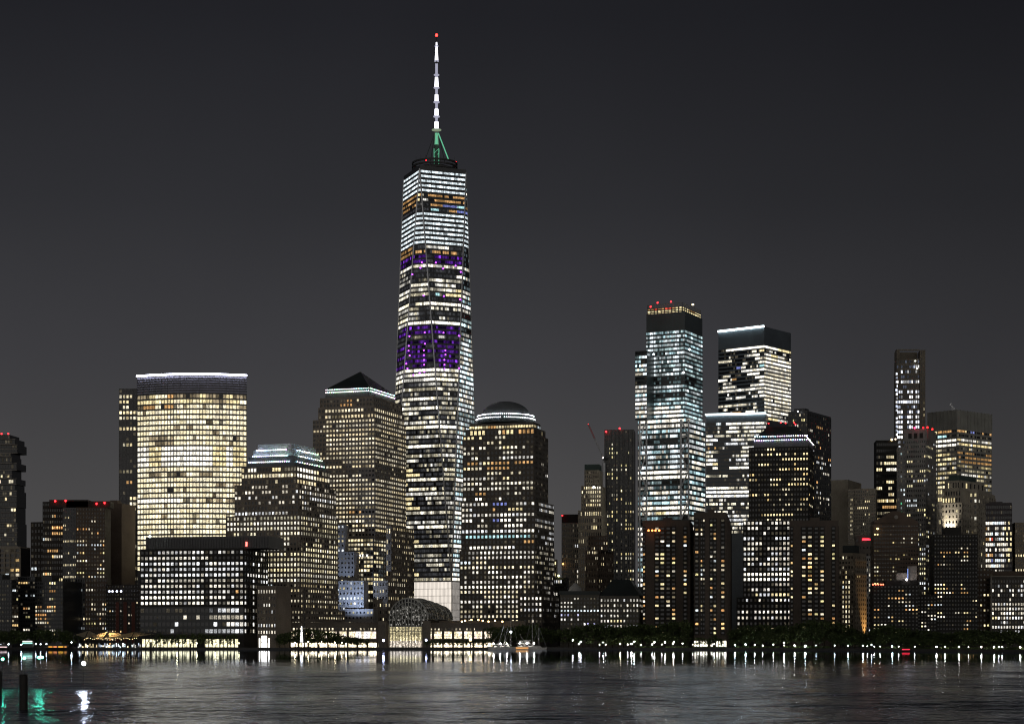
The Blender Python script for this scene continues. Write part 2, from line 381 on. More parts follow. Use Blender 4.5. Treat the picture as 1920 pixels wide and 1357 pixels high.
def stacked_tower():
    b = Bld('residential_tower', 'tall residential tower of shifted stacked floors, cut off by the left edge of the photo', [DKGLASS, PALE])
    Y = 2270; st = S(fw=.85, fh=.6, rel=0, pal=CREAM, run=.5)
    T = [(815, 822.5, 18), (823, 832.5, 28), (833, 848.5, 32), (849, 855.5, 20), (856, 867.5, 22), (868, 880.5, 31), (881, 896.5, 22), (897, 907.5, 30), (908, 919.5, 28), (920, 950, 31), (950.5, 980, 30), (980.5, 1032, 32)]
    for i, (a, c, x) in enumerate(T):
        n = max(1, round((c - a) / 9)); L_ = -22 - (i * 7) % 9
        r = auto(n, .3, 2.2)
        if i == 0: r = ['0']
        b.tier(L_, x, None, Y + (i % 3) * 2, a, c, 12, r, st=st, th=6, depth=32)
        z = PZ(a, Y); A, C, E, D, _ = b.last
        for k in range(n + 1):
            zz = PZ(c, Y) + (PZ(a, Y) - PZ(c, Y)) * k / n
            b.mb.obox(V((A.x, A.y, zz - .35)), V((C.x - A.x + .8, C.y - A.y, 0)), V((0, -1.4, 0)), V((0, 0, .7)), 1)
    b.tier(-20, 20, None, Y - 3, 1032, 1090, 10, auto(6, .5, 2), st=st, th=6, depth=34, base=G)
    b.warn(15.5, 813, Y, 2.0); b.warn(3, 813, Y, 1.8)
    b.finish()
    b = Bld('apartment_building', 'apartment building with a pale frame of tall bays, below the stacked tower', [BLACK, BEIGE], 'building')
    st = S(fw=.8, fh=.62, rel=.5, pal=HOME, mi=1)
    b.tier(-30, 38, None, 1900, 1027, 1100, 7, ['11', '20', '1', '0', '15', '45', '3', '2'], st=st, th=8, depth=26, base=G)
    A, C, E, D, z = b.last
    for k in range(8):
        p = A.lerp(C, k / 7); b.mb.box(p.x, p.y - .5, G, 1.6, 1.4, z - G - .5, 1)
    b.parapet(1.5, 1, 1); b.finish()

def left_low():
    b = Bld('apartment_building', 'low dark glass apartment house with warm rows of rooms at the left edge', DKGLASS, 'building')
    st = S(fw=.8, fh=.5, rel=.2, pal=HOME, run=.65, L=1.1)
    b.tier(-40, 22, 34, 1430, 1086, 1200, 13, rows('1 2 01 3 2 60 70 70 30 1 80 80 50 2'), 3, rows('3 1 4 0 2 0 3 1 6 1 7 3 2 0'), st=st, base=G); b.roofbox(4, 18, 4, 14, 4)
    b.finish()
    b = Bld('apartment_building', 'dark apartment block with one shimmering column of reflections painted as windows beside the curved tower', DKGLASS, 'building')
    A = b.tier(34, 66, None, 1450, 1080, 1200, 7, rows('0 1 2 0 07 0 0 070 2 0O70 0 0 0880 0 030'), st=st, depth=30, base=G)
    b.tier(66, 118, None, 1440, 1089, 1200, 12, rows('0020 0030 0040 0 0050 0020 7330 7540 7550 7530 750 0050 0040 0030 0040'), st=S(fw=.7, fh=.6, rel=.15, pal=HOME, run=.5, L=1.0), depth=34, base=G)  # lit panes here paint a column of reflections in the glass
    b.roofbox(3, 12, 4, 14, 4); b.finish()
    # curved brick and glass tower
    b = Bld('apartment_building', 'broad curved apartment tower of brick and glass with red roof lights', [DKBROWN, GREYW, BROWN], 'apartment tower')
    st = S(fw=.7, fh=.5, rel=.2, pal=HOME, run=.6, L=1.1); sb = S(fw=.5, fh=.5, rel=.4, pal=HOME, run=.2, L=1.0, mi=2)
    Y = 1480
    b.tier(58, 82, None, Y + 14, 978, 1200, 4, rows('0*7 70 40 0 73 80 0 0 70 3 0 0 4'), st=st, depth=24, base=G)
    r1 = rows('0 0 0070 0 0077 00O7 7730 0 0OO0 0078 0 0 7Y00 00YY 0 7770 787') + ['0', '0', '0', '0030', '0', '0', '5']
    b.tier(80, 118, None, Y + 4, 940, 1200, 9, r1, st=st, th=6, depth=26, base=G)
    r2 = rows('0 0 7700 20 7300 4500 0 0 88 0*2 20 3 0 77 33 44 76 60')
    b.tier(118, 143, None, Y - 2, 951, 1092, 8, r2, st=S(fw=.6, fh=.55, rel=.25, pal=CREAM, run=.4, mi=1), th=19, depth=28, base=PZ(1200, Y))
    r3 = rows('0 00 0 0084 0022 7730 1112 0 88008 87737 1211 84008 2010 8801 2113 0208 8158 2428 4433')
    b.tier(143, 197, None, Y - 2, 951, 1092, 10, r3, st=sb, th=-3, depth=28, base=PZ(1200, Y))
    b.tier(118, 160, None, Y - 16, 1083, 1200, 9, rows('0 0 2 O20 0 YO00 0 3 2277 2 O477 0720 O500'), st=S(fw=.6, fh=.55, rel=.25, pal=HOME, run=.6, mi=1), th=19, depth=20, base=G)
    b.tier(160, 201, None, Y - 16, 1083, 1200, 8, rows('0 0 730 0 0 3637 2704 2057 2 77777 0007 0030 0088'), st=sb, th=-3, depth=20, base=G)
    b.mb.box(PX(128, Y), Y + 8, PZ(951, Y), 30, 14, 6, 0); b.mb.box(PX(165, Y), Y + 8, PZ(951, Y), 34, 14, 5, 0)
    for px, py in ((103.5, 939), (123, 938.5), (181, 944), (196, 942.5)): b.warn(px, py, Y, 1.5)
    b.finish()
    b = Bld('apartment_building', 'plain windowless brown slab behind the curved apartment tower', BROWN, 'building')
    b.tier(196, 228, None, 1530, 946, 1200, th=10, depth=30, base=G); b.parapet(1.2); b.roofbox(3, 9, 4, 12, 4)
    b.finish()
    b = Bld('apartment_building', 'red brick block with four white roof lights left of the grid office block', [DKBROWN, RED], 'building')
    st = S(fw=.5, fh=.42, rel=.3, pal=HOME, run=.15, L=1.0)
    b.tier(199, 265, None, 1450, 1095, 1210, 13, rows('0 0 0 030 003 0 20 0030 0 030 0 80 80 80 60'), st=st, depth=30, base=G)
    A, C, E, D, z = b.last
    for k in (.33, .55, .78): p = A.lerp(C, k); b.mb.box(p.x, p.y - .3, G, 2.8, .9, (z - G) * .72, 1)
    for px in (205, 211, 219, 227): inst('roof_lamp', BEADQ, b.root, (PX(px, 1440), 1440, PZ(1108, 1440)), (1.5,) * 3, 0, (4, 4.2, 5.5))
    b.finish()

def curved_tower():
    b = Bld('office_tower', 'office tower with a bowed facade of gold windows and white light line on top', [GREYW, DKGLASS, wallmat('louvre_blue', (.36, .36, .46), .5)], 'skyscraper')
    Y0 = 1575
    b.tier(223, 262, None, Y0 + 16, 728, 1200, 6, rows('0 770 8800 0800 7 6 0020 7 0 0 0770 0 0 03 0 770 0 0O0 0 0 07 07 03 0 0 770 0 0 0 07 0 0 0 07 0 07 0 0 0 0 70 80 0 80 0 0 0'), st=S(fw=.7, fh=.6, rel=.2, pal=CREAM, run=.6), th=5, depth=30, base=G)
    nb = 17; x0, x1 = PX(256, Y0), PX(462.5, Y0)
    pts = []
    for i in range(nb + 1):
        t = i / nb; pts.append(V((x0 + (x1 - x0) * t, Y0 + 4 - 11 * (1 - (2 * t - 1) ** 2) - 5 * t)))
    zt = PZ(704, Y0 - 5); zb = G; back = [V((PX(458, Y0 + 42), Y0 + 42)), V((x0, Y0 + 46))]
    b.mb.prism([(p.x, p.y) for p in pts] + [(p.x, p.y) for p in back], zb, zt)
    zl = PZ(740, Y0); nrow = 34; zbot = PZ(740 + 9.72 * nrow, Y0)
    bad = {0: '00Y7070000000Y000', 1: '7777777888887Y077'.replace('Y', '8'), 2: '0OO8OO67777777760', 10: '99999999999999999'}
    SPC = {}
    rowsG = []
    for r in range(nrow):
        if r == 0: t = '00Y77O0000Y000Y70'
        elif r == 1: t = 'YYYYYY8YY7YY00YY8'
        elif r == 2: t = '0OO8OO67777777763'
        elif r in (10, 11, 12, 13): t = 'WWYYWWWWWWWWYYWYY'
        elif r == 20: t = 'WWWWWWW7773333000'
        elif r in (21, 23): t = '89993999966999999'
        elif r == 15: t = '99007700990077999'
        elif r in (8, 9): t = '99400399999993909' if r == 8 else '99930099999999399'
        else: t = ''.join('9' if R.random() < .93 else '4' for _ in range(17))
        rowsG.append(t)
    st = S(fw=.90, fh=.74, rel=.3, pal=[(1, .88, .59), (1, .90, .65), (1, .86, .54)], L=1.6, pv=.16, rv=.12, dim=.97, dim0=.95, dimL=(.10, .5), dimc=(1, .8, .5), run=.1)
    for i in range(nb):
        A, C = pts[i], pts[i + 1]
        cl = [t[min(i, len(t) - 1)] for t in rowsG]
        b.face(A, C, zbot, zl, 2, cl, st)
    # louvred crown: horizontal fins
    for i in range(nb):
        A, C = pts[i], pts[i + 1]; d = V((C.x - A.x, C.y - A.y, 0)); n = V((d.y, -d.x, 0)).normalized()
        for k in range(8):
            z = PZ(738 - k * 4.5, Y0); b.mb.obox(V((A.x, A.y, z)), d, n * .7, V((0, 0, .8)), 2)
        b.mb.obox(V((A.x, A.y, zl)), d * .04, n * .7, V((0, 0, zt - zl)), 0)
        m = MB(); m.obox(V((A.x, A.y, zt - .1)) + n * 1.7, d, n * -1.5, V((0, 0, 1.25))); m.build('roof_light', emit('roof_light_white', (.80, .82, 1), 16.0), b.root)
    b.face(pts[-1], back[0], zbot, zt, 5, auto(38, 3, 6), S(fw=.6, fh=.55, rel=.2, pal=CREAM))
    b.finish()

def grid_block():
    b = Bld('office_block', 'wide dark office block with square white windows and a louvred roof box', [BLACK, GREYW, DKGLASS], 'office block')
    Y = 1350
    st = S(fw=.70, fh=.56, rel=.35, pal=[(1, .96, .88), (1, .93, .78), (.97, .98, 1)], L=1.1, run=.1, pv=.4)
    top = ['334577777777766665555544', '788899888777777444310000', '787866778788774889988787', '888788877777666655885577', '888999999999988667999666', '334568888888887.67787777', '77777878889999..67676776', '678788999999999.78988OO7', 'WWWWWWWWWWWWWWW.WWW7.234', 'WWWWWWW8W8888WW.98878WWW']
    side = ['0505060', '0220033', '5555500', '0000555', '7799999', '0020066', '6454777', '6060555', '5060020', '7070020']
    P = b.tier(263, 457, 502, Y, 1027, 1205, th=12, base=G)
    A, C, E, D, z0, z1 = P
    b.face(A, C, PZ(1135, Y), PZ(1029, Y), 24, top, st); b.face(C, E, PZ(1135, Y), PZ(1029, Y), 9, side, st)
    lo = ['1010010110100007774566.', '0110101001001006788888', '1001010110010100567778', '0101001000310.67788888']  # sparse lit panes at left put in for sparkles in the dark glass
    b.face(A, C, PZ(1189, Y), PZ(1137, Y), 24, lo, S(fw=.85, fh=.62, rel=.12, pal=WHITE, dim=.15, mi=2)); b.face(C, E, PZ(1189, Y), PZ(1137, Y), 9, ['7070000', '8070000', '9080000', '9090000'], st)
    q = V((C.x - A.x, C.y - A.y, 0)); nrm = V((q.y, -q.x, 0)).normalized()
    b.roofbox(3, 95, 4, 36, PZ(1004, Y) - PZ(1027, Y), 1)
    for k in range(46):
        o = V((A.x, A.y, z1 + .2)) + q.normalized() * (3.6 + 2 * k) - nrm * 3.5; b.mb.obox(o, q.normalized() * .5, nrm * .35, V((0, 0, 7.6)), 1)
    g = MB(); u = q.normalized()
    # lobby at street level
    for k in range(26):
        if 15 <= k <= 16: continue
        o = V((A.x, A.y, G + .4)) + u * (1.5 + k * 2.8) + nrm * .08; g.quad(o, o + u * 2.2, o + u * 2.2 + V((0, 0, 5.6)), o + V((0, 0, 5.6)), 0, (1.0, .92, .58))
    g.build('lobby_window', litmat('lobby_light', 'face', True, True, 1.6), b.root, True)
    inst('warning_light', WIN, b.root, (PX(461, Y), Y + 3, PZ(1019, Y)), (1.2, 1, 3), 0, (5, .6, .5)); inst('roof_lamp', BEADQ, b.root, (PX(279.5, Y), Y + 3, PZ(1005, Y)), (1.6,) * 3, 0, (9, 11, 10))
    b.finish()
    b = Bld('office_block', 'lower stepped stone annex between the grid office block and the flagpole', [GRANITE], 'building')
    b.tier(483, 518, None, 1344, 1100, 1205, 7, ['9999999', '0022200', '0227730', '0222222', '0002000', '9999999', '9999999'], st=S(fw=.5, fh=.5, rel=.3, pal=WHITE, run=.1), depth=24, base=PZ(1196, 1344), mt=2, mb=14)
    A, C, E, D, z = b.last; u3 = V((C.x - A.x, C.y - A.y, 0)).normalized(); n3 = V((u3.y, -u3.x, 0))
    b.mb.prism([A, C, E, D], G, PZ(1196, 1344) - .02)
    for x0, x1, h0, h1 in ((1.2, 2.0, 0, 6.5), (3.2, 7.2, 3.8, 8.2), (8.4, 9.2, 0, 6.5), (3.0, 4.2, 0, 3.2), (4.8, 5.8, 0, 3.2), (6.4, 7.4, 0, 3.2)):
        m = MB(); m.obox(V((A.x, A.y, G + h0 + .2)) + u3 * x0 + n3 * .05, u3 * (x1 - x0), n3 * .12, V((0, 0, h1 - h0))); m.build('doorway_light', emit('doorway_white', (1, .96, .85), 4.5), b.root)
    b.parapet(1); b.finish()

def stepped_tower():
    b = Bld('office_tower', 'stone office tower with a stepped flat crown outlined in rows of white lamps', [GRANITE, wallmat('crown_slate', (.16, .18, .20), .6), wallmat('crown_glazing', (.50, .56, .62), .35)], 'skyscraper')
    Y = 1419; sA = S(fw=.62, fh=.60, rel=.35, pal=[(1, .92, .66), (1, .88, .55), (1, .95, .8)], L=1.0, run=.15, pv=.3)
    sB = S(fw=.66, fh=.58, rel=.3, pal=WHITE, L=.85, run=.3, pv=.5)
    body = rows('7656677 9999 9999 3320077 7777760 5505550 666660 77777 88888 9999 999Y9 9Y99 8888')
    bodyr = rows('8877 8888 6566 6666 4444 5555 6666 7777 7777 8888 9999 9999 8887')
    b.tier(425, 563, 633, Y, 965, 1092, 22, body, 16, bodyr, sA)
    low = rows('222KK444 66666 56655 66677 55253 4555'); lowr = rows('4544 5555 5544 5666 6666 3356')
    b.tier(425, 563, 633, Y - .6, 1092, 1150, 22, low, 16, lowr, S(fw=.5, fh=.5, rel=.35, pal=CREAM, L=.95, run=.2, pv=.4), base=PZ(1175, Y))
    b.tier(515, 563, 646, Y - 8, 1142, 1200, 9, rows('666 555 777 5'), 18, rows('3345 00666 06660 4'), S(fw=.5, fh=.42, rel=.3, pal=CREAM, L=1.0, run=.2), base=G, mb=18)
    b.tier(440, 560, 630, Y + 3, 906, 965.5, 19, rows('0345354 2654365 75343544 134353 0001133 9999990'), 15, rows('6544 6777 7777 4544 3344 5555'), sB, base=PZ(968, Y))
    b.tier(453, 556, 618, Y + 6, 873, 907, 18, rows('8W70Y77 778877 003300'), 12, rows('WW88 WW87 4433'), S(fw=.8, fh=.62, rel=.25, pal=CREAM, L=1.2, run=.5), base=PZ(909, Y))
    A, C, E, D, z0, z1 = b.tier(462, 552, 611, Y + 9, 866, 874, base=PZ(876, Y), m=1)
    A1 = b.tier(465, 551, 609, Y + 10, 853.5, 867, base=PZ(868, Y), m=1)
    A2 = b.tier(475, 549, 600, Y + 13, 842, 854, base=PZ(856, Y), m=2)
    A3 = b.tier(483, 547, 592, Y + 16, 831, 843, base=PZ(845, Y), m=2)
    def ring(T, z, n, size=.6, o=.5):
        A, C, E = T[0], T[1], T[2]; u = (C - A).normalized(); nf = V((u.y, -u.x)); v = (E - C).normalized(); nr = V((v.y, -v.x))
        b.lamps((A.x + nf.x * o, A.y + nf.y * o, z), (C.x + nf.x * o - u.x * 3, C.y + nf.y * o - u.y * 3, z), n, size, (15, 16.5, 18))
        b.lamps((C.x + nr.x * o + v.x * 3, C.y + nr.y * o + v.y * 3, z), (E.x + nr.x * o, E.y + nr.y * o, z), int(n * .6), size, (15, 16.5, 18))
    ring(A1, PZ(864, Y + 9), 20); ring(A2, PZ(853, Y + 10), 20, .6, 2.6); ring(A3, PZ(842, Y + 13), 18, .6, 2.6)
    b.finish()

def pyramid_tower():
    b = Bld('office_tower', 'stone office tower capped by a dark pyramid with two rows of white lamps', [GRANITE, ROOFD, GREYW], 'skyscraper')
    Y = 1552; st = S(fw=.70, fh=.52, rel=.35, pal=[(1, .86, .58), (1, .90, .68), (1, .82, .50)], L=1.0, run=.3, pv=.28)
    dk = S(fw=.55, fh=.5, rel=.3, pal=CREAM, L=.8, run=.3)
    F1 = rows('0388889977 3488889977 8888899988 0098888777 0088888999 0087778887 0068888887 7788888887 7768888887 00004778887 0088808877 0033012100 0777788700 0078888880 0088889977 0088889987 0088899777 08888887 0999988777 0999888877 0O9999OO00 099988777 08888 0888877 0088880 00111300')
    F2 = rows('06677 8889 8888 07777 9888 8888 8688 8888 7777 88666 0022 6310 0388 8888 8888 9999 8888 8888 8888 9998 8887 7666 8888 8888 YYYY 2100')
    A = b.tier(587, 703, 761, Y, 783, 1008, 19, F1, 17, F2, st, base=PZ(1012, Y), mb=2)
    b.tier(597, 701, 757, Y + 3, 760, 784, 17, rows('0999999900 0888888777'), 15, rows('9887 8888'), st, base=PZ(786, Y), mt=1.5)
    b.tier(600, 699, 754, Y + 5, 742, 761, 16, rows('00300O0300 0000OO0000'), 14, rows('0023 0000'), S(fw=.6, fh=.6, rel=.3, pal=CREAM), base=PZ(763, Y), mt=3)
    T = b.tier(610, 693, 740, Y + 8, 727, 743, base=PZ(745, Y), m=2)
    A_, C_, E_, D_, z0, z1 = T; ctr = (A_ + C_ + E_ + D_) / 4; ap = V((ctr.x, ctr.y, PZ(695, Y + 35)))
    m = MB(); Q = [ctr + (p - ctr) * 1.02 for p in (A_, C_, E_, D_)]
    for i in range(4):
        a, c = Q[i], Q[(i + 1) % 4]; m.poly([V((a.x, a.y, z1 + .1)), V((c.x, c.y, z1 + .1)), ap])
    m.build('pyramid_roof', ROOFD, b.root)
    for zz, o, n, sz in ((PZ(727.2, Y + 8), .4, 26, .5), (PZ(732.4, Y + 8), .6, 24, .62)):
        u = (C_ - A_).normalized(); nf = V((u.y, -u.x)); v = (E_ - C_).normalized(); nr = V((v.y, -v.x))
        b.lamps((A_.x + nf.x * o, A_.y + nf.y * o, zz), (C_.x + nf.x * o, C_.y + nf.y * o, zz), n, sz, (11, 13, 13)); b.lamps((C_.x + nr.x * o, C_.y + nr.y * o, zz), (E_.x + nr.x * o, E_.y + nr.y * o, zz), int(n * .75), sz, (11, 13, 13))
    # lower shaft of dark glass between stone wings
    sg = S(fw=.8, fh=.6, rel=.2, pal=CREAM, L=.9, run=.5, pv=.5, mi=2)
    b.tier(640, 700, 728, Y - 2, 1008, 1170, 10, rows('6777 7777 8887 4454 7777 4555 OY4Y 3445 5440 YY44 YYYY 0YY0 YYYY 3444 6666 4KK4 4444 0CC0 YYYY 000'), 6, rows('666 666 555 444 333 YY0 555 000 Y00 YY0 Y0Y 0Y0 YYY 444 444 333 333 0 YY0 0'), sg, base=G)
    A0, C0 = b.last[0], b.last[1]; u0 = (C0 - A0).normalized(); p0 = A0 + u0 * ((C0 - A0).length * .42) + V((u0.y, -u0.x)) * .9
    for i, ch in enumerate('AMEX'): q0 = p0 + u0 * (i * 3.4); sign_letters(b.root, ch, 960 + F * q0.x / q0.y, 1043.5, q0.y, 3.0, emit('sign_white', (1, .97, .92), 2.2, False), TH)
    wing = S(fw=.42, fh=.46, rel=.35, pal=CREAM, L=1.05, run=.15, pv=.5)
    b.tier(724, 733, 776, Y - 14, 985, 1170, 2, rows('99 50 90 90 88 90 50 95'), 13, rows('8989 4544 5555 5755 5576 5656 5050 4444 5553 4443 5433 4444 3333 4444 3333'), wing, base=G, mb=26)
    b.tier(700, 727, 760, Y - 24, 1088, 1200, 5, rows('50 55 40 555 404 055 0'), 8, rows('666 556 666 555 505 444 3'), wing, base=G, mb=20)
    b.finish()
    return
def blue_wing():
    # the stone wing washed by blue floodlights
    b = Bld('office_wing', 'stepped stone wing of small windows washed in pale blue floodlight below the pyramid tower', [wallmat('pale_granite', (.36, .34, .33), .8)], 'office wing')
    wing = S(fw=.46, fh=.46, rel=.35, pal=[(1, .92, .6), (.9, .95, 1), (1, .85, .5)], L=.9, run=.1, pv=.4, dim=.4)
    Y = 1520
    b.tier(632, 646, None, Y, 983, 1036, 2, rows('44 00 97 88 34 59'), st=wing, depth=14, th=8, base=PZ(1040, Y))
    b.tier(632, 664, None, Y - 1, 1034, 1143, 5, rows('0 1 01450 02024 01000 23 12 23 KK 97 0 0 22'), st=wing, depth=18, th=8, base=PZ(1170, Y))
    b.tier(635, 682, None, Y - 5, 1088, 1145, 7, rows('1213456 1 12 KKKKKK7 6323W22 2'), st=wing, depth=18, th=8, base=PZ(1170, Y))
    b.tier(646, 700, None, Y - 9, 1143, 1172, 8, rows('21232342 02 2'), st=wing, depth=18, th=8, base=G)
    b.parapet(.8, .4); b.finish()
    for px in (642, 658, 676):
        x = PX(px, Y - 34); o = empty('floodlight', (x, Y - 34, PZ(1172, Y - 34)), 'blue floodlight on the podium roof aimed up at the stone wing', 'floodlight', 'floodlights below the stone wing')
        m = MB(); m.obox(V((x - .6, Y - 34.4, o.location.z)), (1.2, 0, 0), (0, .8, 0), (0, 0, .9)); m.build('lamp_housing', DARK, o)
        l = bpy.data.lights.new('floodlight_beam', 'SPOT'); l.energy = 42000; l.color = (.50, .66, 1); l.spot_size = math.radians(80); l.spot_blend = .8; l.shadow_soft_size = .4
        lo = bpy.data.objects.new('floodlight_beam', l); COL.objects.link(lo); lo.parent = o; lo.location = (0, .6, 1.4)
        lo.rotation_euler = (V((0, 26, 30))).to_track_quat('-Z', 'Y').to_euler()
    return b

def sign_letters(parent, text, px, py, Y, size, mat, th=0):
    cu = bpy.data.curves.new('sign_text', 'FONT'); cu.body = text; cu.size = size; cu.extrude = .1; cu.materials.append(mat)
    t_ = bpy.data.objects.new('sign_text', cu); me = bpy.data.meshes.new_from_object(t_); bpy.data.objects.remove(t_); me.materials.clear(); me.materials.append(mat)
    o = bpy.data.objects.new('sign_text', me); COL.objects.link(o); o.parent = parent
    o.location = V((PX(px, Y), Y, PZ(py, Y))) - parent.location; o.rotation_euler = (math.pi / 2, 0, math.radians(-th)); return o

def sub(root, part, names):
    kids = [o for o in root.children if o.name.split('.')[0] in names]; host = [o for o in root.children if o.name.split('.')[0] == part][0]
    for o in kids: o.parent = host
def spire_tower():
    b = Bld('glass_skyscraper', 'tallest glass skyscraper with tapering facets, purple floors and a lit white spire', [DKGLASS, STEEL], 'skyscraper')
    Y = 1690; C = V((PX(815, Y), Y)); a = math.radians(23); u = V((math.cos(a), -math.sin(a))); v = V((math.sin(a), math.cos(a))); h = 30.5
    Bc = [C - u * h - v * h, C + u * h - v * h, C + u * h + v * h, C - u * h + v * h]     # front left, near, right, back
    Tc = [(Bc[i] + Bc[(i + 1) % 4]) / 2 for i in range(4)]
    zb, zt = 57.0, PZ(331, Y); b.start((C.x, C.y, G))
    v3 = lambda p, z: V((p.x, p.y, z))
    for i in range(4):
        b.mb.poly([v3(Bc[i], zb), v3(Bc[(i + 1) % 4], zb), v3(Tc[i], zt)]); b.mb.poly([v3(Bc[i], zb), v3(Tc[i], zt), v3(Tc[i - 1], zt)])
    b.mb.poly([v3(t, zt) for t in Tc])
    def cut(z):
        t = (z - zb) / (zt - zb); out = []
        for i in range(4):
            out.append(Bc[i].lerp(Tc[i - 1], t)); out.append(Bc[i].lerp(Tc[i], t))
        return out          # 0,1 near B0; 2,3 near B1; ...
    # faces seen: left inverted (0-1), front upward (1-2), inverted at near corner (2-3), right upward (3-4), right inverted (4-5)
    FL = 87; dz = (zt - zb) / FL
    pal = S(pal=[(1, .93, .74), (1, .90, .64), (1, .97, .88)], L=1.1, run=.25, pv=.6, rv=.45, dim=.9, dim0=1, soft=.14, dimL=(.012, .07), dimc=(.9, .92, 1)); palR = S(pal=COOL + WHITE, L=.85, run=.15, pv=.75, soft=.12, dim=.9, dimL=(.04, .16), dimc=(.7, .9, 1))
    def pat(y, i):
        k = i % 8
        if y < 335: return ('0', '0', '0', '0')
        if y < 372: return ('KKK', 'KKK', 'KKK', '7')
        if y < 378: return ('0', '0', '0', '0')
        if y < 392: return ('oOo', 'YOO', '4OoOOO', '0')
        if y < 400: return ('oO', '2', '0OoBBC', 'o')
        if y < 406: return ('0', '0', '0C0OB', 'B')
        if y < 412: return ('0', '0', '0', '0')
        if y < 468: return ('KK', 'KKK', 'KKKK', 'K')
        if y < 474: return ('BB', '77', '888888', '7')
        if y < 480: return ('oo', '0', '77W00', '0')
        if y < 487: return ('o', 'OOO', '0OOOOO0', '0')
        if y < 504: return ('VVV', 'VV', '0VVVV', '0')
        if y < 625:
            return [('8', '09W', 'WWWW', '88'), ('7', '8800', '565553', '5'), ('5', '70', '001000', '0'), ('8', '80', '34400', '4'), ('8', 'WW', 'WWWWW', '77'), ('0V', 'VV', 'VVV', '0'), ('7', '78W', 'W8888W', '6'), ('50', '00', '0', '0'),
                    ('2', '01', '0040W', '7'), ('4', '05', '8W888', '0'), ('0', '88W', '05550', '3'), ('8', '78', '7777Y', '7'), ('7', '266', '0C4YYY', '8'), ('0', '0', '0', '3')][i % 14]
        if y < 634: return ('VV', 'VVV', 'VVVV', '5')
        if y < 645: return ('0', '0210', '0200', '3')
        if y < 702: return ('V', '0VV0', '0VV0VV0', '7K7') if k % 2 else ('0', 'VVV', 'VVVVVV', '6K6')
        if y < 716: return ('77', '9WW', '999', 'K8')
        d = [('70', '88', '777', '77'), ('6', '70', '445', '67'), ('0', '3025', '0033', '34'), ('5', '66', '544', '77'), ('8', '98W', '887', '8K'), ('3', '02', '35', '77'), ('7', '86', '66', '78'), ('0', '0300', '040', '66'), ('5', '9WW8', '788', '88'), ('2', '4020', '230', '77')][i % 10]
        if y > 880: d = [('80', 'YY0033', '44', '88'), ('0', 'YY00', '345', '9K'), ('0', '77888', '66', 'W8'), ('0', 'Y000', '044', '88'), ('0', '0555', '55', '77'), ('0', 'W8777', '76', '88'), ('0', 'YY033', '330', '88')][i % 7]
        return d
    order = list(range(FL))
    for i in order:
        z = zt - (i + .5) * dz; y = HOR - (z - CZ) * F / Y
        wt = .58 if not (335 < y < 468) else .46
        z0, z1 = z - dz * wt / 2, z + dz * wt / 2; c0, c1 = cut(z0), cut(z1); ft = pat(y, i); m = MB()
        for (p, q, row, st) in ((0, 1, ft[0], pal), (1, 2, ft[1], pal), (2, 3, ft[2], pal), (3, 4, ft[3], palR)):
            A0, B0, A1, B1 = v3(c0[p], z0), v3(c0[q], z0), v3(c1[p], z1), v3(c1[q], z1)
            L = (B1 - A1).length
            if L < .8: continue
            n = max(1, round(L / 1.9)); d = (B1 - A1); nn = V((d.y, -d.x, 0)).normalized() * .12; rr = Row(row, st)
            for k in range(n):
                col = rr.at((k + .5) / n); g = .04
                t0, t1 = (k + g) / n, (k + 1 - g) / n
                m.quad(A0.lerp(B0, t0) + nn, A0.lerp(B0, t1) + nn, A1.lerp(B1, t1) + nn, A1.lerp(B1, t0) + nn, 0 if col else 1, col)
        m.build('window_band', [LITF, GL], b.root, True)
    # heavier mullions every sixth of a side on the two front facets
    for k in range(1, 4):
        t = k / 4; p0, p1 = Bc[1], Tc[0].lerp(Tc[1], t); nn = V(((Tc[1] - Tc[0]).y, -(Tc[1] - Tc[0]).x)).normalized() * .25
    for (i, p, q) in ((0, Bc[0], Tc[0]), (1, Bc[1], Tc[0]), (2, Bc[1], Tc[1]), (3, Bc[2], Tc[1]), (4, Bc[0], Tc[3])):
        m = MB(); m.tube(v3(p, zb), v3(q, zt), .75, n=6); m.build('edge_trim', STEEL, b.root)
    m = MB()
    for k in range(1, 4):
        t = k / 4; P1 = Tc[0].lerp(Tc[1], t); zz = zt
        # vertical line on the inverted front facet, ending where the facet narrows to that width
        lo = zb + (zt - zb) * (abs(t - .5) * 2)
        tt = (lo - zb) / (zt - zb); P0 = Bc[1].lerp(Tc[0], tt) if t < .5 else Bc[1].lerp(Tc[1], tt)
        if t == .5: P0 = Bc[1]; lo = zb
        nn = v3(V(((Tc[1] - Tc[0]).y, -(Tc[1] - Tc[0]).x)).normalized() * .2, 0)
        m.tube(v3(P0, lo) + nn, v3(P1, zt) + nn, .28, n=4)
    for k in range(1, 5):
        t = k / 5; P0 = Bc[0].lerp(Bc[1], t); nn = v3(V(((Bc[1] - Bc[0]).y, -(Bc[1] - Bc[0]).x)).normalized() * .2, 0)
        f = min(t, 1 - t) * 2; P1 = (Bc[0].lerp(Tc[0], f) if t < .5 else Bc[1].lerp(Tc[0], f)); m.tube(v3(P0, zb) + nn, v3(P1, zb + (zt - zb) * f) + nn, .25, n=4)
    m.build('mullions', DARK, b.root)
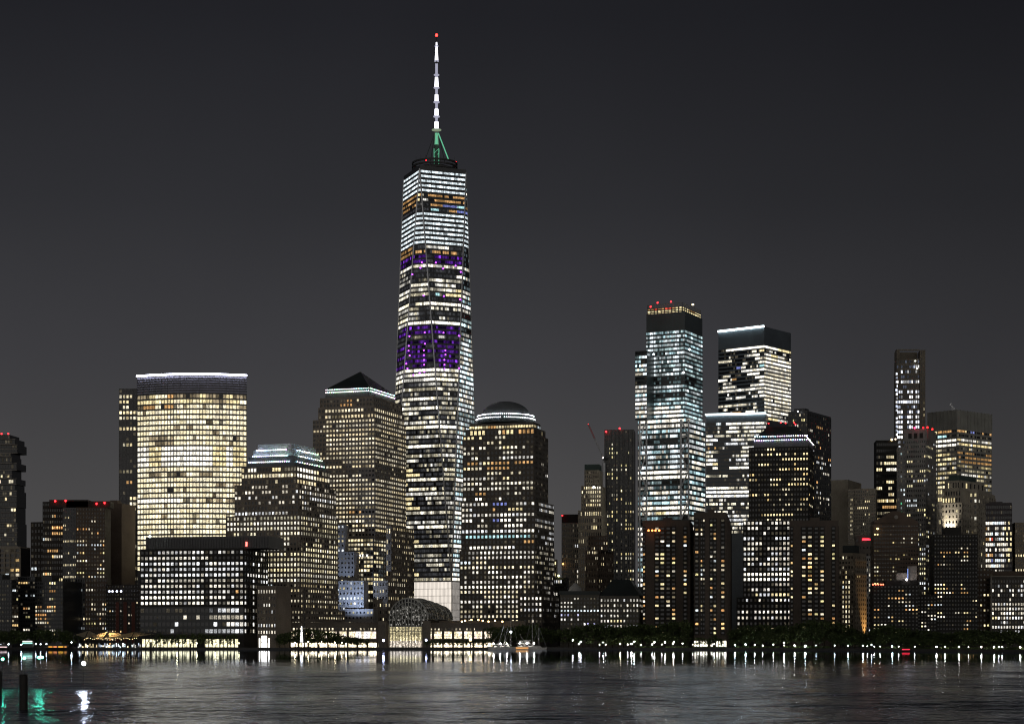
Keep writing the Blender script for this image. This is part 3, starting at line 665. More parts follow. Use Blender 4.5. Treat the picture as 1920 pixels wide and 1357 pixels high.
    # purple lamps on the mechanical floors
    for (px, py) in ((776, 705), (787, 702), (797, 700), (796, 687), (796, 678), (795, 669), (795, 660), (796, 648), (796, 627), (834, 695), (834, 687), (834, 678), (835, 668), (834, 660), (767, 650), (767, 659), (767, 668), (763, 683), (763, 692), (767, 632), (832, 627), (861, 631), (861, 692),
                     (791, 496), (819, 496), (855, 499), (788, 506), (832, 506), (863, 510), (774, 517), (795, 558), (831, 558), (861, 562)):
        z = PZ(py, Y - 20); c = cut(z)
        # drop the lamp on whichever front facet lies at this column
        best = None
        for p, q in ((0, 1), (1, 2), (2, 3), (3, 4)):
            a_, b_ = c[p], c[q]
            for k in range(21):
                r = a_.lerp(b_, k / 20); dd = abs(960 + F * r.x / r.y - px)
                if best is None or dd < best[0]: best = (dd, r)
        r = best[1]; inst('purple_lamp', BEADQ, b.root, (r.x, r.y - .9, z), (1.35,) * 3, 0, (2.2, .35, 4.5))
    # podium of pale glass fins
    m = MB(); m.prism([v3(p, 0).to_2d() for p in Bc], G, zb - .05); m.build('podium', wallmat('podium_core', (.25, .24, .22), .6), b.root)
    fm = MB(); lm = MB()
    for (A, E) in ((Bc[0], Bc[1]), (Bc[1], Bc[2])):
        d = (E - A); L = d.length; uu = d / L; n3 = v3(V((uu.y, -uu.x)), 0); n = int(L / 1.25); u3 = v3(uu, 0)
        for k in range(n):
            for q in range(9):
                o = v3(A, G + 1 + q * 6.1) + u3 * (k * L / n + .12) + n3 * .25; kk = R.uniform(.88, 1.15)
                lm.quad(o, o + u3 * (L / n - .3), o + u3 * (L / n - .3) + V((0, 0, 5.75)), o + V((0, 0, 5.75)), 0, (kk, kk * .90, kk * .79))
            fm.obox(v3(A, G) + u3 * (k * L / n) + n3 * .25, u3 * .12, n3 * .5, V((0, 0, zb - G - .3)))
    lm.build('glass_fin_wall', litmat('podium_light', 'face', True, False), b.root, True); fm.build('fin', STEEL, b.root)
    # crown: parapet, communications rings, spire
    m = MB(); m.prism([(t.x, t.y) for t in Tc], zt, zt + 3.0); m.build('parapet', DKGLASS, b.root)
    zc = zt + 3
    for k in range(3):
        m = MB(); zz = PZ(321 - k * 6.5, Y); m.lathe(C.x, C.y, [(19.0, zz - .7), (20.3, zz - .7), (20.3, zz + .7), (19.0, zz + .7), (19.0, zz - .7)], 40); m.build('platform_ring', DARK, b.root)
    m = MB()
    for k in range(20):
        t = 2 * math.pi * k / 20; p = V((C.x + 19.6 * math.cos(t), C.y + 19.6 * math.sin(t), zc - .2)); m.tube(p, p + V((0, 0, PZ(305, Y) - zc)), .25, n=4)
    m.lathe(C.x, C.y, [(13, zc), (13, zc + 5), (0.01, zc + 5)], 24); m.build('platform_frame', DARK, b.root)
    sxp, syp = PX(818.5, Y), Y
    wl = emit('spire_white', (.90, .90, 1), 3.2); wd = emit('spire_dim', (.75, .75, .95), .5); gr = emit('spire_green', (.22, .85, .50), .62); 
    def seg(name, y0, y1, r0, r1, mat, n=10):
        m = MB(); m.tube((sxp, syp, PZ(y0, Y)), (sxp, syp, PZ(y1, Y)), r0, r1, n=n); return m.build(name, mat, b.root)
    def lattice(y0, y1, r, mat):
        m = MB(); z0, z1 = PZ(y0, Y), PZ(y1, Y); n = max(2, int(abs(z1 - z0) / 3.5))
        for k in range(4):
            t = math.pi / 4 + math.pi / 2 * k; t2 = t + math.pi / 2
            p = lambda tt, z: V((sxp + r * math.cos(tt), syp + r * math.sin(tt), z))
            m.tube(p(t, z0), p(t, z1), .32, n=4)
            for j in range(n):
                za, zb_ = z0 + (z1 - z0) * j / n, z0 + (z1 - z0) * (j + 1) / n; m.tube(p(t, za), p(t2, zb_), .2, n=4)
        return m.build('mast_lattice', mat, b.root)
    zt2 = 308
    seg('spire_base', zt2 + 12, 272, 3.2, 2.0, wallmat('spire_core', (.06, .12, .09), .5)); lattice(zt2 + 6, 280, 3.0, gr); seg('lit_mast', 292, 250, 2.2, 1.25, gr); lattice(280, 250, 1.7, emit('spire_pale_green', (.45, .8, .5), .4))
    for (y0, y1, r0, r1) in ((242, 229, 1.75, 1.75), (217, 205, 1.7, 1.6), (191, 178, 1.65, 1.5), (163, 146, 1.8, 1.35), (113, 92, 1.5, .9)): seg('lit_mast', y0, y1, r0, r1, wl)
    for (y0, y1) in ((229, 219), (205, 193), (178, 167), (140, 120)): seg('mast_core', y0, y1, .7, .7, wd, 6); lattice(y0, y1, 1.25, wd)
    seg('mast_core', 120, 113, .9, .9, DARK, 6); seg('lit_mast', 92, 80, .8, .6, wl, 6); seg('mast_core', 80, 69, .5, .4, DARK, 6); seg('mast_core', 146, 140, 1.3, 1.3, wd, 8)
    for y, r in ((244, 4.2), (219, 2.9), (192, 2.7), (165, 2.6), (141, 2.4), (115, 2.0), (87, 1.6)):
        m = MB(); z = PZ(y, Y); m.lathe(sxp, syp, [(.8, z - .5), (r, z - .35), (r, z + .35), (.8, z + .5)], 14); m.build('mast_collar', wd if y < 240 else emit('spire_collar', (.6, .75, .5), .35), b.root)
    for px, y in ((841.5, 303), (834, 303), (806, 303), (797, 305)):
        t = MB(); z = PZ(y, Y); t.tube((sxp + (1.6 if px > 819 else -1.6), syp, PZ(250, Y)), (PX(px, Y), syp + (8 if px in (834, 806) else -6), z), .28 if px != 841.5 else .5, n=5); t.build('stay_cable', gr if px == 841.5 else DARK, b.root)
    inst('beacon', BEADQ, b.root, (sxp, syp, PZ(66.5, Y)), (2.2, 2.2, 2.8), 0, (8, .25, .2))
    for px, y in ((799, 300.5), (855, 304)): b.warn(px, y, Y, 1.3)
    m = MB()
    for px in range(781, 860, 9): m.tube((PX(px, Y), Y - 8, PZ(309, Y)), (PX(px, Y), Y - 8, PZ(300 - (px % 4) * 2, Y)), .15, n=4)
    m.build('antenna', DARK, b.root)
    s = b.mb.build('wall', b.wall, b.root); sub(b.root, 'spire_base', ('lit_mast', 'mast_lattice', 'mast_core', 'mast_collar', 'stay_cable', 'beacon'))

def dome_tower():
    b = Bld('office_tower', 'stone office tower topped by a dark dome ringed with white lamps', [wallmat('dark_granite', (.12, .105, .09), .8), ROOFD, GREYW], 'skyscraper')
    Y = 1512; st = S(fw=.66, fh=.56, rel=.35, pal=[(1, .93, .75), (1, .88, .6), (1, .97, .9)], L=1.05, run=.25, pv=.4, dim=.3)
    r1 = rows('YY0Y0555530300 0022055553200040 3336336YY6533 665544345321 555044666667 OO5YOOOOOO Y77OOOO430 230540330 7777555YOOO5 77WW0356777777 88888888888 55OO000345630 344422355345')
    b.tier(868, 1001, 1027, Y, 813, 938, 18, r1, 10, rows('0 1220 1 0 0 0030 0 0005 0 1 0 0110 1'), st, th=17, base=PZ(942, Y))
    r2 = rows('7777W0BBB0577W 77200OO00YYY20 9999999WW9999 8W3350BBWW37870 0555500WWW32 99999777788WW 0CCCCCCCCCKCC4 0010000000350OO 0WWW77777340')
    b.tier(865, 1003, 1038, Y - 5, 938, 1030, 19, r2, 14, rows('0777 077W 0 7788 777 5045 355 055 356'), S(fw=.66, fh=.56, rel=.35, pal=WHITE, L=1.05, run=.25, pv=.4, dim=.3), th=17, base=PZ(1034, Y))
    r3 = rows('09WW8888 08888888 KK7730030000 788888877888 234556600356 3433366W8W865 0556666655555 WWWWWWWWWWW98 788888888776 0004888W8553 666677765557 444555667 5665557777 88874676555 77000000555567 8764444555')
    b.tier(862, 1003, 1039, Y - 8, 1030, 1178, 19, r3, 14, rows('5555 4557 4445 555 4444 355 444 3334 5055 344 0 6657 3345 666 0 0'), S(fw=.56, fh=.58, rel=.35, pal=[(1, .92, .74), (1, .87, .58), (1, .95, .86)], L=1.0, run=.25, pv=.4, dim=.3), th=17, base=G)
    b.tier(974, 1017, 1047, Y - 18, 1116, 1180, 6, rows('WW9WW 67657 7777W 0233 0343 80800'), 13, rows('6757 0046 4556 034 0 0'), S(fw=.5, fh=.5, rel=.35, pal=WHITE, L=1.1, run=.2, mi=0), th=17, base=G)
    b.tier(873, 1002, 1022, Y + 3, 801, 815, 17, rows('0YYYY0555OYY0OOOO'), 8, rows('0010'), S(fw=.7, fh=.6, rel=.3, pal=CREAM, L=1.1), th=17, base=PZ(817, Y))
    b.tier(880, 1001, 1013, Y + 6, 791, 803, 24, rows('YYY77OO7777YYYY8'), 8, rows('77KK'), S(fw=.85, fh=.5, rel=.2, pal=CREAM, L=1.2), th=17, base=PZ(805, Y), mt=2)
    cx, cy = PX(948, Y + 32), Y + 34; Yd = cy - 20; k = Yd / F
    m = MB(); zz = PZ(791, Yd); m.lathe(cx, cy, [(55 * k, zz), (54 * k, PZ(783, Yd)), (52.5 * k, PZ(783, Yd)), (52.5 * k, PZ(777, Yd)), (50 * k, PZ(776.9, Yd)), (47.5 * k, PZ(775, Yd))], 56); m.build('drum', ROOFD, b.root)
    m = MB(); rad = 46.5 * k; z0 = PZ(775, Yd); H = PZ(747, Yd) - z0
    m.lathe(cx, cy, [(rad * math.cos(t) * 1.0 + .01, z0 + H * math.sin(t)) for t in [i * math.pi / 2 / 12 for i in range(13)]], 48); o = m.build('dome', wallmat('dome_copper', (.15, .165, .175), .5), b.root)
    for (r, py, n) in ((53.5 * k, 775.6, 42), (56 * k, 782.2, 44)):
        for i in range(n):
            t = math.pi + math.pi * (i + .5) / n
            if n == 44 and abs(i - 20) < 1: continue
            inst('crown_lamp', BEAD, b.root, (cx + r * math.cos(t), cy + r * math.sin(t), PZ(py, Yd)), (.66,) * 3, 0, [c * R.uniform(.85, 1.1) for c in (11, 11.5, 12.5)])
    b.finish(); sub(b.root, 'drum', ('crown_lamp',))
    b = Bld('apartment_building', 'narrow building edge lit by a column of yellow stair lights beside the dome tower', LIME, 'building')
    b.tier(1030, 1043.5, None, 1620, 1050, 1200, 3, rows('00Y 003 00Y 005 00Y 003 00Y 007 002 0*5'), st=S(fw=.5, fh=.55, rel=.2, pal=CREAM), th=5, depth=14, base=G); b.parapet(.8, .4); b.finish()

def glass_hall():
    # barrel vaulted glass hall between the stone towers
    Y = 1400; k = Y / F; cx = PX(766, Y); r = 38.5 * k; zs = PZ(1160, Y); o = empty('glass_hall', (cx, Y, G), 'barrel-vaulted glass hall on steel ribs, its tall front glowing yellow', 'glass hall')
    ax = V((.33, .944, 0)).normalized(); rt = V((ax.y, -ax.x, 0))
    P = lambda s, rr, t: V((cx, Y, zs)) + ax * s + rt * (rr * math.cos(t)) + V((0, 0, rr * math.sin(t)))
    gm = glassmat('vault_glass', (.03, .032, .03), .08)
    segs = [(0, 20, r), (20, 34, r * .92), (34, 48, r * .82), (48, 62, r * .70)]
    sh = MB(); ribs = MB()
    NA = 18
    for (s0, s1, rr) in segs:
        for i in range(NA):
            t0, t1 = math.pi * i / NA, math.pi * (i + 1) / NA; sh.quad(P(s0, rr, t0), P(s1, rr, t0), P(s1, rr, t1), P(s0, rr, t1))
        for s in [s0 + (s1 - s0) * j / 4 for j in range(5)]:
            for i in range(NA): ribs.tube(P(s, rr + .3, math.pi * i / NA), P(s, rr + .3, math.pi * (i + 1) / NA), .55 if s in (s0, s1) else .22, n=4)
        for i in range(NA + 1): ribs.tube(P(s0, rr + .3, math.pi * i / NA), P(s1, rr + .3, math.pi * i / NA), .2, n=4)
        for sg in (1, -1): sh.quad(P(s0, rr * sg, 0), P(s1, rr * sg, 0), P(s1, rr * sg, 0) - V((0, 0, zs - G)), P(s0, rr * sg, 0) - V((0, 0, zs - G)))
    # glints of the towers' lights on the glazing, put in as scattered glowing panes
    sh.build('vault_glazing', gm, o); ribs.build('rib', STEEL if False else wallmat('rib_steel', (.48, .49, .46), .5, .2), o)
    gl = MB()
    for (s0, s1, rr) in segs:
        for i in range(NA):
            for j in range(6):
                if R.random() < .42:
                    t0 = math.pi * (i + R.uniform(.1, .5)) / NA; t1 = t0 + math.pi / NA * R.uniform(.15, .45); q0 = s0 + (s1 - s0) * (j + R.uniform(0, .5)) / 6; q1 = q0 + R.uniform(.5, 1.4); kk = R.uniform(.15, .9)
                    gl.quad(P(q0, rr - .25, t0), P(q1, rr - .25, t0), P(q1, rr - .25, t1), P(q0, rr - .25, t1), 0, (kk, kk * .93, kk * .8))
    # front arch fan of mullions, and the inside of the hall seen through it
    fr = MB()
    for i in range(0, 13):
        x = -r + 2 * r * i / 12; hh = math.sqrt(max(0, r * r - x * x)); fr.tube(V((cx, Y - .5, G)) + rt * x, V((cx, Y - .5, zs + hh)) + rt * x, .34, n=4)
    for rr in (r * .36, r * .62, r * .82, r):
        for i in range(NA): fr.tube(P(-.5, rr, math.pi * i / NA), P(-.5, rr, math.pi * (i + 1) / NA), .42, n=4)
    for i in range(1, NA): fr.tube(P(-.5, r * .36, math.pi * i / NA), P(-.5, r, math.pi * i / NA), .2, n=4)
    for z in (zs, zs - 5.2, zs - 9): fr.tube(V((cx, Y - .5, z)) - rt * r, V((cx, Y - .5, z)) + rt * r, .3, n=4)
    fr.build('front_frame', MATS['rib_steel'], o)
    back = MB(); n = 46
    for i in range(n):
        x0 = -r + 2 * r * i / n; x1 = -r + 2 * r * (i + .86) / n
        for q in range(26):
            z0 = G + .2 + q * 1.15
            hh = zs + math.sqrt(max(0, r * r - max(abs(x0), abs(x1)) ** 2))
            if z0 + 1 > hh - .5: continue
            if z0 < PZ(1176, Y): c = R.lognormvariate(0, .4) * (1.0 if z0 > 9 else 1.6); c *= .62; col = (c, c * .86, c * (.5 if z0 > 5 else .7))
            elif R.random() < .24: c = R.uniform(.06, .55); col = (c, c * .95, c * .86)
            else: col = (.012, .012, .01)
            back.quad(V((cx, Y + .4, z0)) + rt * x0, V((cx, Y + .4, z0)) + rt * x1, V((cx, Y + .4, z0 + 1.0)) + rt * x1, V((cx, Y + .4, z0 + 1.0)) + rt * x0, 0, col)
    back.build('hall_interior', litmat('hall_light', 'face', False, True, 1.0), o, True)
    bk = MB(); bk.poly([V((cx, Y + .7, G)) - rt * r] + [V((cx, Y + .7, G)) + rt * r] + [P(.75, r, math.pi * i / NA) for i in range(NA + 1)]); bk.build('front_wall', GL, o)
    gl.build('painted_glint', LITF, o, True)

def shop_hall():
    shopm = litmat('shop_light', 'face', True, True, 1.0)
    def pav(label, x0, x1, Y, ytop, dbl, seedn):
        b = Bld('shopping_pavilion', label, [wallmat('tan_granite', (.20, .175, .145), .8)], 'pavilion')
        b.tier(x0, x1, None, Y, ytop, 1212, th=0, depth=22, base=G)
        A, C, E, D, z = b.last
        n = max(3, round((x1 - x0) / 6.5))
        b.face(A, C, PZ(1182, Y), PZ(ytop + 7, Y), n, [dbl], S(fw=.5, fh=.62, rel=.3, pal=[(1, .86, .62)], L=1.1, run=.1))
        b.mb.obox(V((A.x - .4, A.y, z)), V((C.x - A.x + .8, 0, 0)), V((0, -.8, 0)), V((0, 0, .8)))
        nb = max(2, round((x1 - x0) / 19)); L = C.x - A.x; pitch = L / nb
        for i in range(nb):
            m = MB(); xa = A.x + pitch * i + .9; wd = pitch - 1.8
            for q in range(6):
                for rr in range(3):
                    kk = R.lognormvariate(0, .25) * 1.5; a = V((xa + wd * (q + .05) / 6, A.y - .12, PZ(1196.5, Y) + rr * 1.75)); m.quad(a, a + V((wd * .9 / 6, 0, 0)), a + V((wd * .9 / 6, 0, 1.6)), a + V((0, 0, 1.6)), 0, (kk, kk * R.uniform(.78, .9), kk * R.uniform(.5, .72)))
            m.build('shop_window', shopm, b.root, True)
            m = MB()
            for q in range(9):
                kk = R.lognormvariate(0, .3) * 3.4; a = V((A.x + pitch * i + pitch * (q + .04) / 9, A.y - .12, G + .3)); m.quad(a, a + V((pitch * .9 / 9, 0, 0)), a + V((pitch * .9 / 9, 0, 3.1)), a + V((0, 0, 3.1)), 0, (kk, kk * .84, kk * .56))
            m.build('shop_front', shopm, b.root, True)
        for i in range(nb + 1): b.mb.box(A.x + pitch * i, A.y - .25, G, 1.3, .5, z - G - .4)
        cn = MB(); cn.obox(V((A.x, A.y - 2.2, G + 3.7)), V((L, 0, 0)), V((0, 2.1, 0)), V((0, 0, .3))); cn.build('awning', wallmat('awning_cloth', (.12, .10, .04), .9), b.root)
        return b
    b = pav('long low shopping hall with white banners, left of the glass vault', 541, 726, 1385, 1168, '9888777766665554333888088', 1)
    vio = emit('violet_lettering', (.10, .03, .16), 1.0, False); wb = emit('banner_white', (1, .95, .92), 1.5)
    for x in (672, 687.5):
        m = MB(); m.obox(V((PX(x - 5, 1384.4), 1384.3, PZ(1196, 1384.4))), (4.0, 0, 0), (0, .2, 0), (0, 0, 4.9)); m.build('banner', wb, b.root)
        sign_letters(b.root, '2', x - 2, 1192.5, 1384.1, 3.6, vio)
    b.mb.box(PX(718, 1385), 1378, G, 5.4, 6, PZ(1164, 1385) - G); b.finish()
    b = pav('long low shopping hall with bright red and gold windows right of the glass vault', 793, 925, 1385, 1169, '5555555577770005', 2)
    b.mb.box(PX(801, 1385), 1378, G, 5.4, 6, PZ(1163, 1385) - G)
    b.tier(815, 985, None, 1420, 1163, 1176, th=0, depth=20, base=PZ(1200, 1385)); b.finish()
    # roof garden lamps and planting
    for i, x in enumerate((866, 872, 897, 916, 928, 884, 942, 905)):
        o = empty('roof_lamp', (PX(x, 1400), 1400, PZ(1172, 1400)), 'warm globe lamp among planting on the roof of the shopping hall', 'lamp', 'roof garden lamps')
        m = MB(); m.tube(o.location, o.location + V((0, 0, 2.6)), .1, n=5); m.build('post', DARK, o)
        inst('globe', BEAD, o, o.location + V((0, 0, 2.9 + (i % 3) * .6)), (1.1,) * 3, 0, (18, 11, 4))

def brace_tower():
    b = Bld('glass_skyscraper', 'glass skyscraper with exposed white diagonal braces and blue-white lit floors', [wallmat('teal_curtain_wall', (.05, .065, .068), .35), STEEL], 'skyscraper')
    Y = 1830; st = S(fw=.94, fh=.56, rel=.22, pal=COOL, L=1.15, band=True, mull=4, mw=.5, run=.1, pv=.45, rv=.2, soft=.12, dim=1, dimL=(.05, .16), dimc=(.6, .9, .95))
    wm = S(fw=.94, fh=.62, rel=.22, pal=[(1, .93, .78), (1, .97, .9)], L=1.35, band=True, mull=4, mw=.5, run=.25, pv=.35, rv=.3)
    th = 26
    def q(n, t): return [R.choice(t.split()) for _ in range(n)]
    # upper shaft 618-780
    up = ['5KK3333446K44', '3KK5555777K55', '3KK4444477K44', '3KK5444555K55', '4KK3333557KK44', '00000K55KK', '3KK3333557K55', '4KK4444557K44', '5KK4444457K44', '5KK5555557K44', '4KK4444KK7K44', '0', '0', '4K74444KKKK44', '4KK4444577K44', '0', '2233344777744', '8888888888888', '889WWWWW99WW8', 'WWWWWWWWWWWW9', 'W988899WWWW88']
    upr = [''.join(R.choice('3445667') for _ in range(6)) for _ in up]; upr[11] = upr[12] = '0'; upr[5] = '3345'
    for i in range(17, 21): upr[i] = '888877'
    b.tier(1211, 1284, 1317, Y, 617, 782, 20, up, 9, upr, st, th=th, base=PZ(785, Y))
    b.tier(1212, 1284, 1317, Y + .5, 586, 617.5, th=th, base=PZ(620, Y)); b.parapet(1.2)
    T = b.tier(1214, 1279, 1314, Y + 3, 574, 586.5, 10, rows('oROROY YYYYYY YYYYYY'), 9, rows('YoY YYY YYY'), S(fw=.8, fh=.55, rel=.3, pal=CREAM, L=.9, run=.5), th=th, base=PZ(589, Y))
    m = MB(); A, C, E, D, z0, z1 = T; Q = [A, C, E, D]
    for i in range(4):
        p0, p1 = Q[i], Q[(i + 1) % 4]
        for kk in range(9): p = p0.lerp(p1, kk / 8); m.tube((p.x, p.y, z1), (p.x, p.y, z1 + 3.5), .2, n=4)
        for hh in (1.6, 3.4): m.tube((p0.x, p0.y, z1 + hh), (p1.x, p1.y, z1 + hh), .2, n=4)
    m.build('crown_frame', wallmat('crown_steel', (.3, .25, .15), .5), b.root)
    for px, py in ((1220, 575), (1233, 567.5), (1258, 565.5)): b.warn(px, py, Y, 1.6)
    inst('work_light', BEADQ, b.root, (PX(1299, Y), Y, PZ(571, Y)), (2.5, 2, 1.6), 0, (4, 3.4, 2))
    # lower shaft 782-1100
    lo = ['9WWW88WWWW8', '8888899888', '334K444KK33', '2K33344KK34', '00000', '4K444457K44', '5KK4455KK45', '44KK444KKK4', '0033344KK40', '3KK4444KKK4', '8WWWWWWWW88', 'WWWWWWWWWWW', '0033300000', '2244222220', '4456444KK33', '4K44KK44KK4', '88W8877WW88', '9988WWWWWWW', '7788YYWWWWW', '0122200220', '0', 'WWWYY9YYYWW', 'WWW99999WWW', '888888', '999999', '777777', '888888', '999', '777777', '888', '888', '777', '888']
    lor = [''.join(R.choice('4556677') for _ in range(6)) for _ in lo]
    b.tier(1196, 1290, 1322, Y - 4, 782, 1100, 25, lo, 9, lor, S(fw=.94, fh=.56, rel=.22, pal=COOL + WHITE, L=1.5, band=True, mull=4, mw=.5, run=.1, pv=.45, rv=.2, soft=.12, dim=1, dimL=(.05, .16), dimc=(.6, .9, .95)), th=th, base=G)
    b.tier(1191, 1213, None, Y - 1, 657, 784, 6, rows('0 77K 55 77K 77 66K 0 0 77 77 89 88 WW 88 99 88'), st=S(fw=.94, fh=.6, rel=.2, pal=COOL + WHITE, L=1.1, band=True, mull=3, mw=.4), th=th, depth=30, base=PZ(786, Y))
    # bracing
    u, v = b.axes(th); a = math.atan2(u.y, u.x)
    def P(px, py, dy=-6):
        yy = Y + dy - (px - 1284) * 0.0; C = V((PX(1290, Y - 4), Y - 4)); kx = (px - 960) / F; wl = (C.x - kx * C.y) / (u.x + kx * -u.y); p = C - u * wl; nn = V((u.y, -u.x)); p = p + nn * 1.0; return V((p.x, p.y, PZ(py, p.y)))
    def br(p, q, r=.75):
        r *= 1.35
        m = MB(); m.tube(p, q, r, n=6); m.build('brace', WHITEB, b.root)
    WHITEB = wallmat('brace_steel', (.85, .86, .88), .6)
    def bay(x0, x1, ys, start):
        br(P(x0, ys[0]), P(x0, ys[-1] + 0), .8); br(P(x1, ys[0]), P(x1, ys[-1]), .6)
        for i in range(len(ys) - 1):
            s = (i + start) % 2
            br(P(x1 if s == 0 else x0, ys[i]), P(x0 if s == 0 else x1, ys[i + 1]), .55)
            if s == 0: br(P(x0, ys[i]), P(x1, ys[i]), .5)
    bay(1200, 1213, [660, 692, 723, 757, 788, 820, 853, 885, 914, 943, 972, 1004, 1036, 1070, 1100], 0)
    bay(1277.5, 1292, [786, 817, 852, 882, 914, 942, 974], 1)
    for px, py in ((1282, 699), (1293, 656), (1226, 665)):
        inst('work_light', BEADQ, b.root, P(px, py) + V((0, -3, 0)), (2.0,) * 3, 0, (7, 8, 8.5))
    b.finish()

def box_tower():
    b = Bld('glass_skyscraper', 'smooth glass skyscraper in two blocks, each roof edged with a white line of light', [wallmat('slate_curtain_wall', (.085, .105, .125), .4)], 'skyscraper')
    Y = 1780; th = 38
    st = S(fw=.96, fh=.58, rel=.18, pal=[(1, .94, .80), (1, .90, .68), (1, .97, .9)], L=1.35, band=True, run=.22, pv=.25, rv=.2, dim=.35)
    up = rows('01WWWWWWWWWW 0020o0033Y 0110077W2 88620000W7 0011033024 0032B7044C 00110888WW 0870133WWW3 W62o0000WW 0770000007 077700077W 99W9W99W99 0010033244 0588W8055W 0 9778877440 0700330220 001oo0WW50 0011WWWW30 07O0000066')
    upr = rows('WWYY 2223 7Y82 9998 9998 9997 9998 9999 9999 9998 9998 9999 9998 9997 5568 8778 9888 9888 W765 YY86')
    A, C, E, D, z0, z1 = b.tier(1347, 1433, 1483, Y, 646, 787, 30, up, 16, upr, st, th=th, base=PZ(830, Y))
    b.tier(1347, 1433, 1483, Y + .01, 612, 646.5, th=th, base=PZ(648, Y)); A, C, E, D, z1 = b.last
    n3 = V(((C - A).y, -(C - A).x)).normalized()
    def strip(A, C, z, t0=0, t1=1):
        p, q = A.lerp(C, t0), A.lerp(C, t1); m = MB(); d = q - p; m.obox(V((p.x, p.y, z - .6)), V((d.x, d.y, 0)), V((n3.x, n3.y, 0)) * 1.6, V((0, 0, 1.5))); m.build('roof_light', emit('roof_light_cool', (.80, .97, 1), 7.0), b.root)
    strip(A, C, z1)
    lo = rows('00K08888W8W8 0030W55777 0055W66777 W8633367777 9900577788 8306766077 oo3000W877 7700038WWW 600044WW88 6603477788 WY00077777 0W00WWWWWW 0 66300440 00004433 0 WWWW88888W 9WW3 W888888888 5542200444 6544655544 3344444445 4455544445 66665 5666 6666 5555 444')
    A, C, E, D, z0, z1 = b.tier(1324, 1436, 1500, Y - 25, 775, 1000, 36, lo, 12, auto(28, 3, 6), S(fw=.96, fh=.56, rel=.18, pal=[(1, .95, .84), (1, .92, .7), (.95, .97, 1)], L=1.2, band=True, run=.22, pv=.3, rv=.25), th=12, base=G, mt=14)
    strip(A, C, z1)
    b.finish()

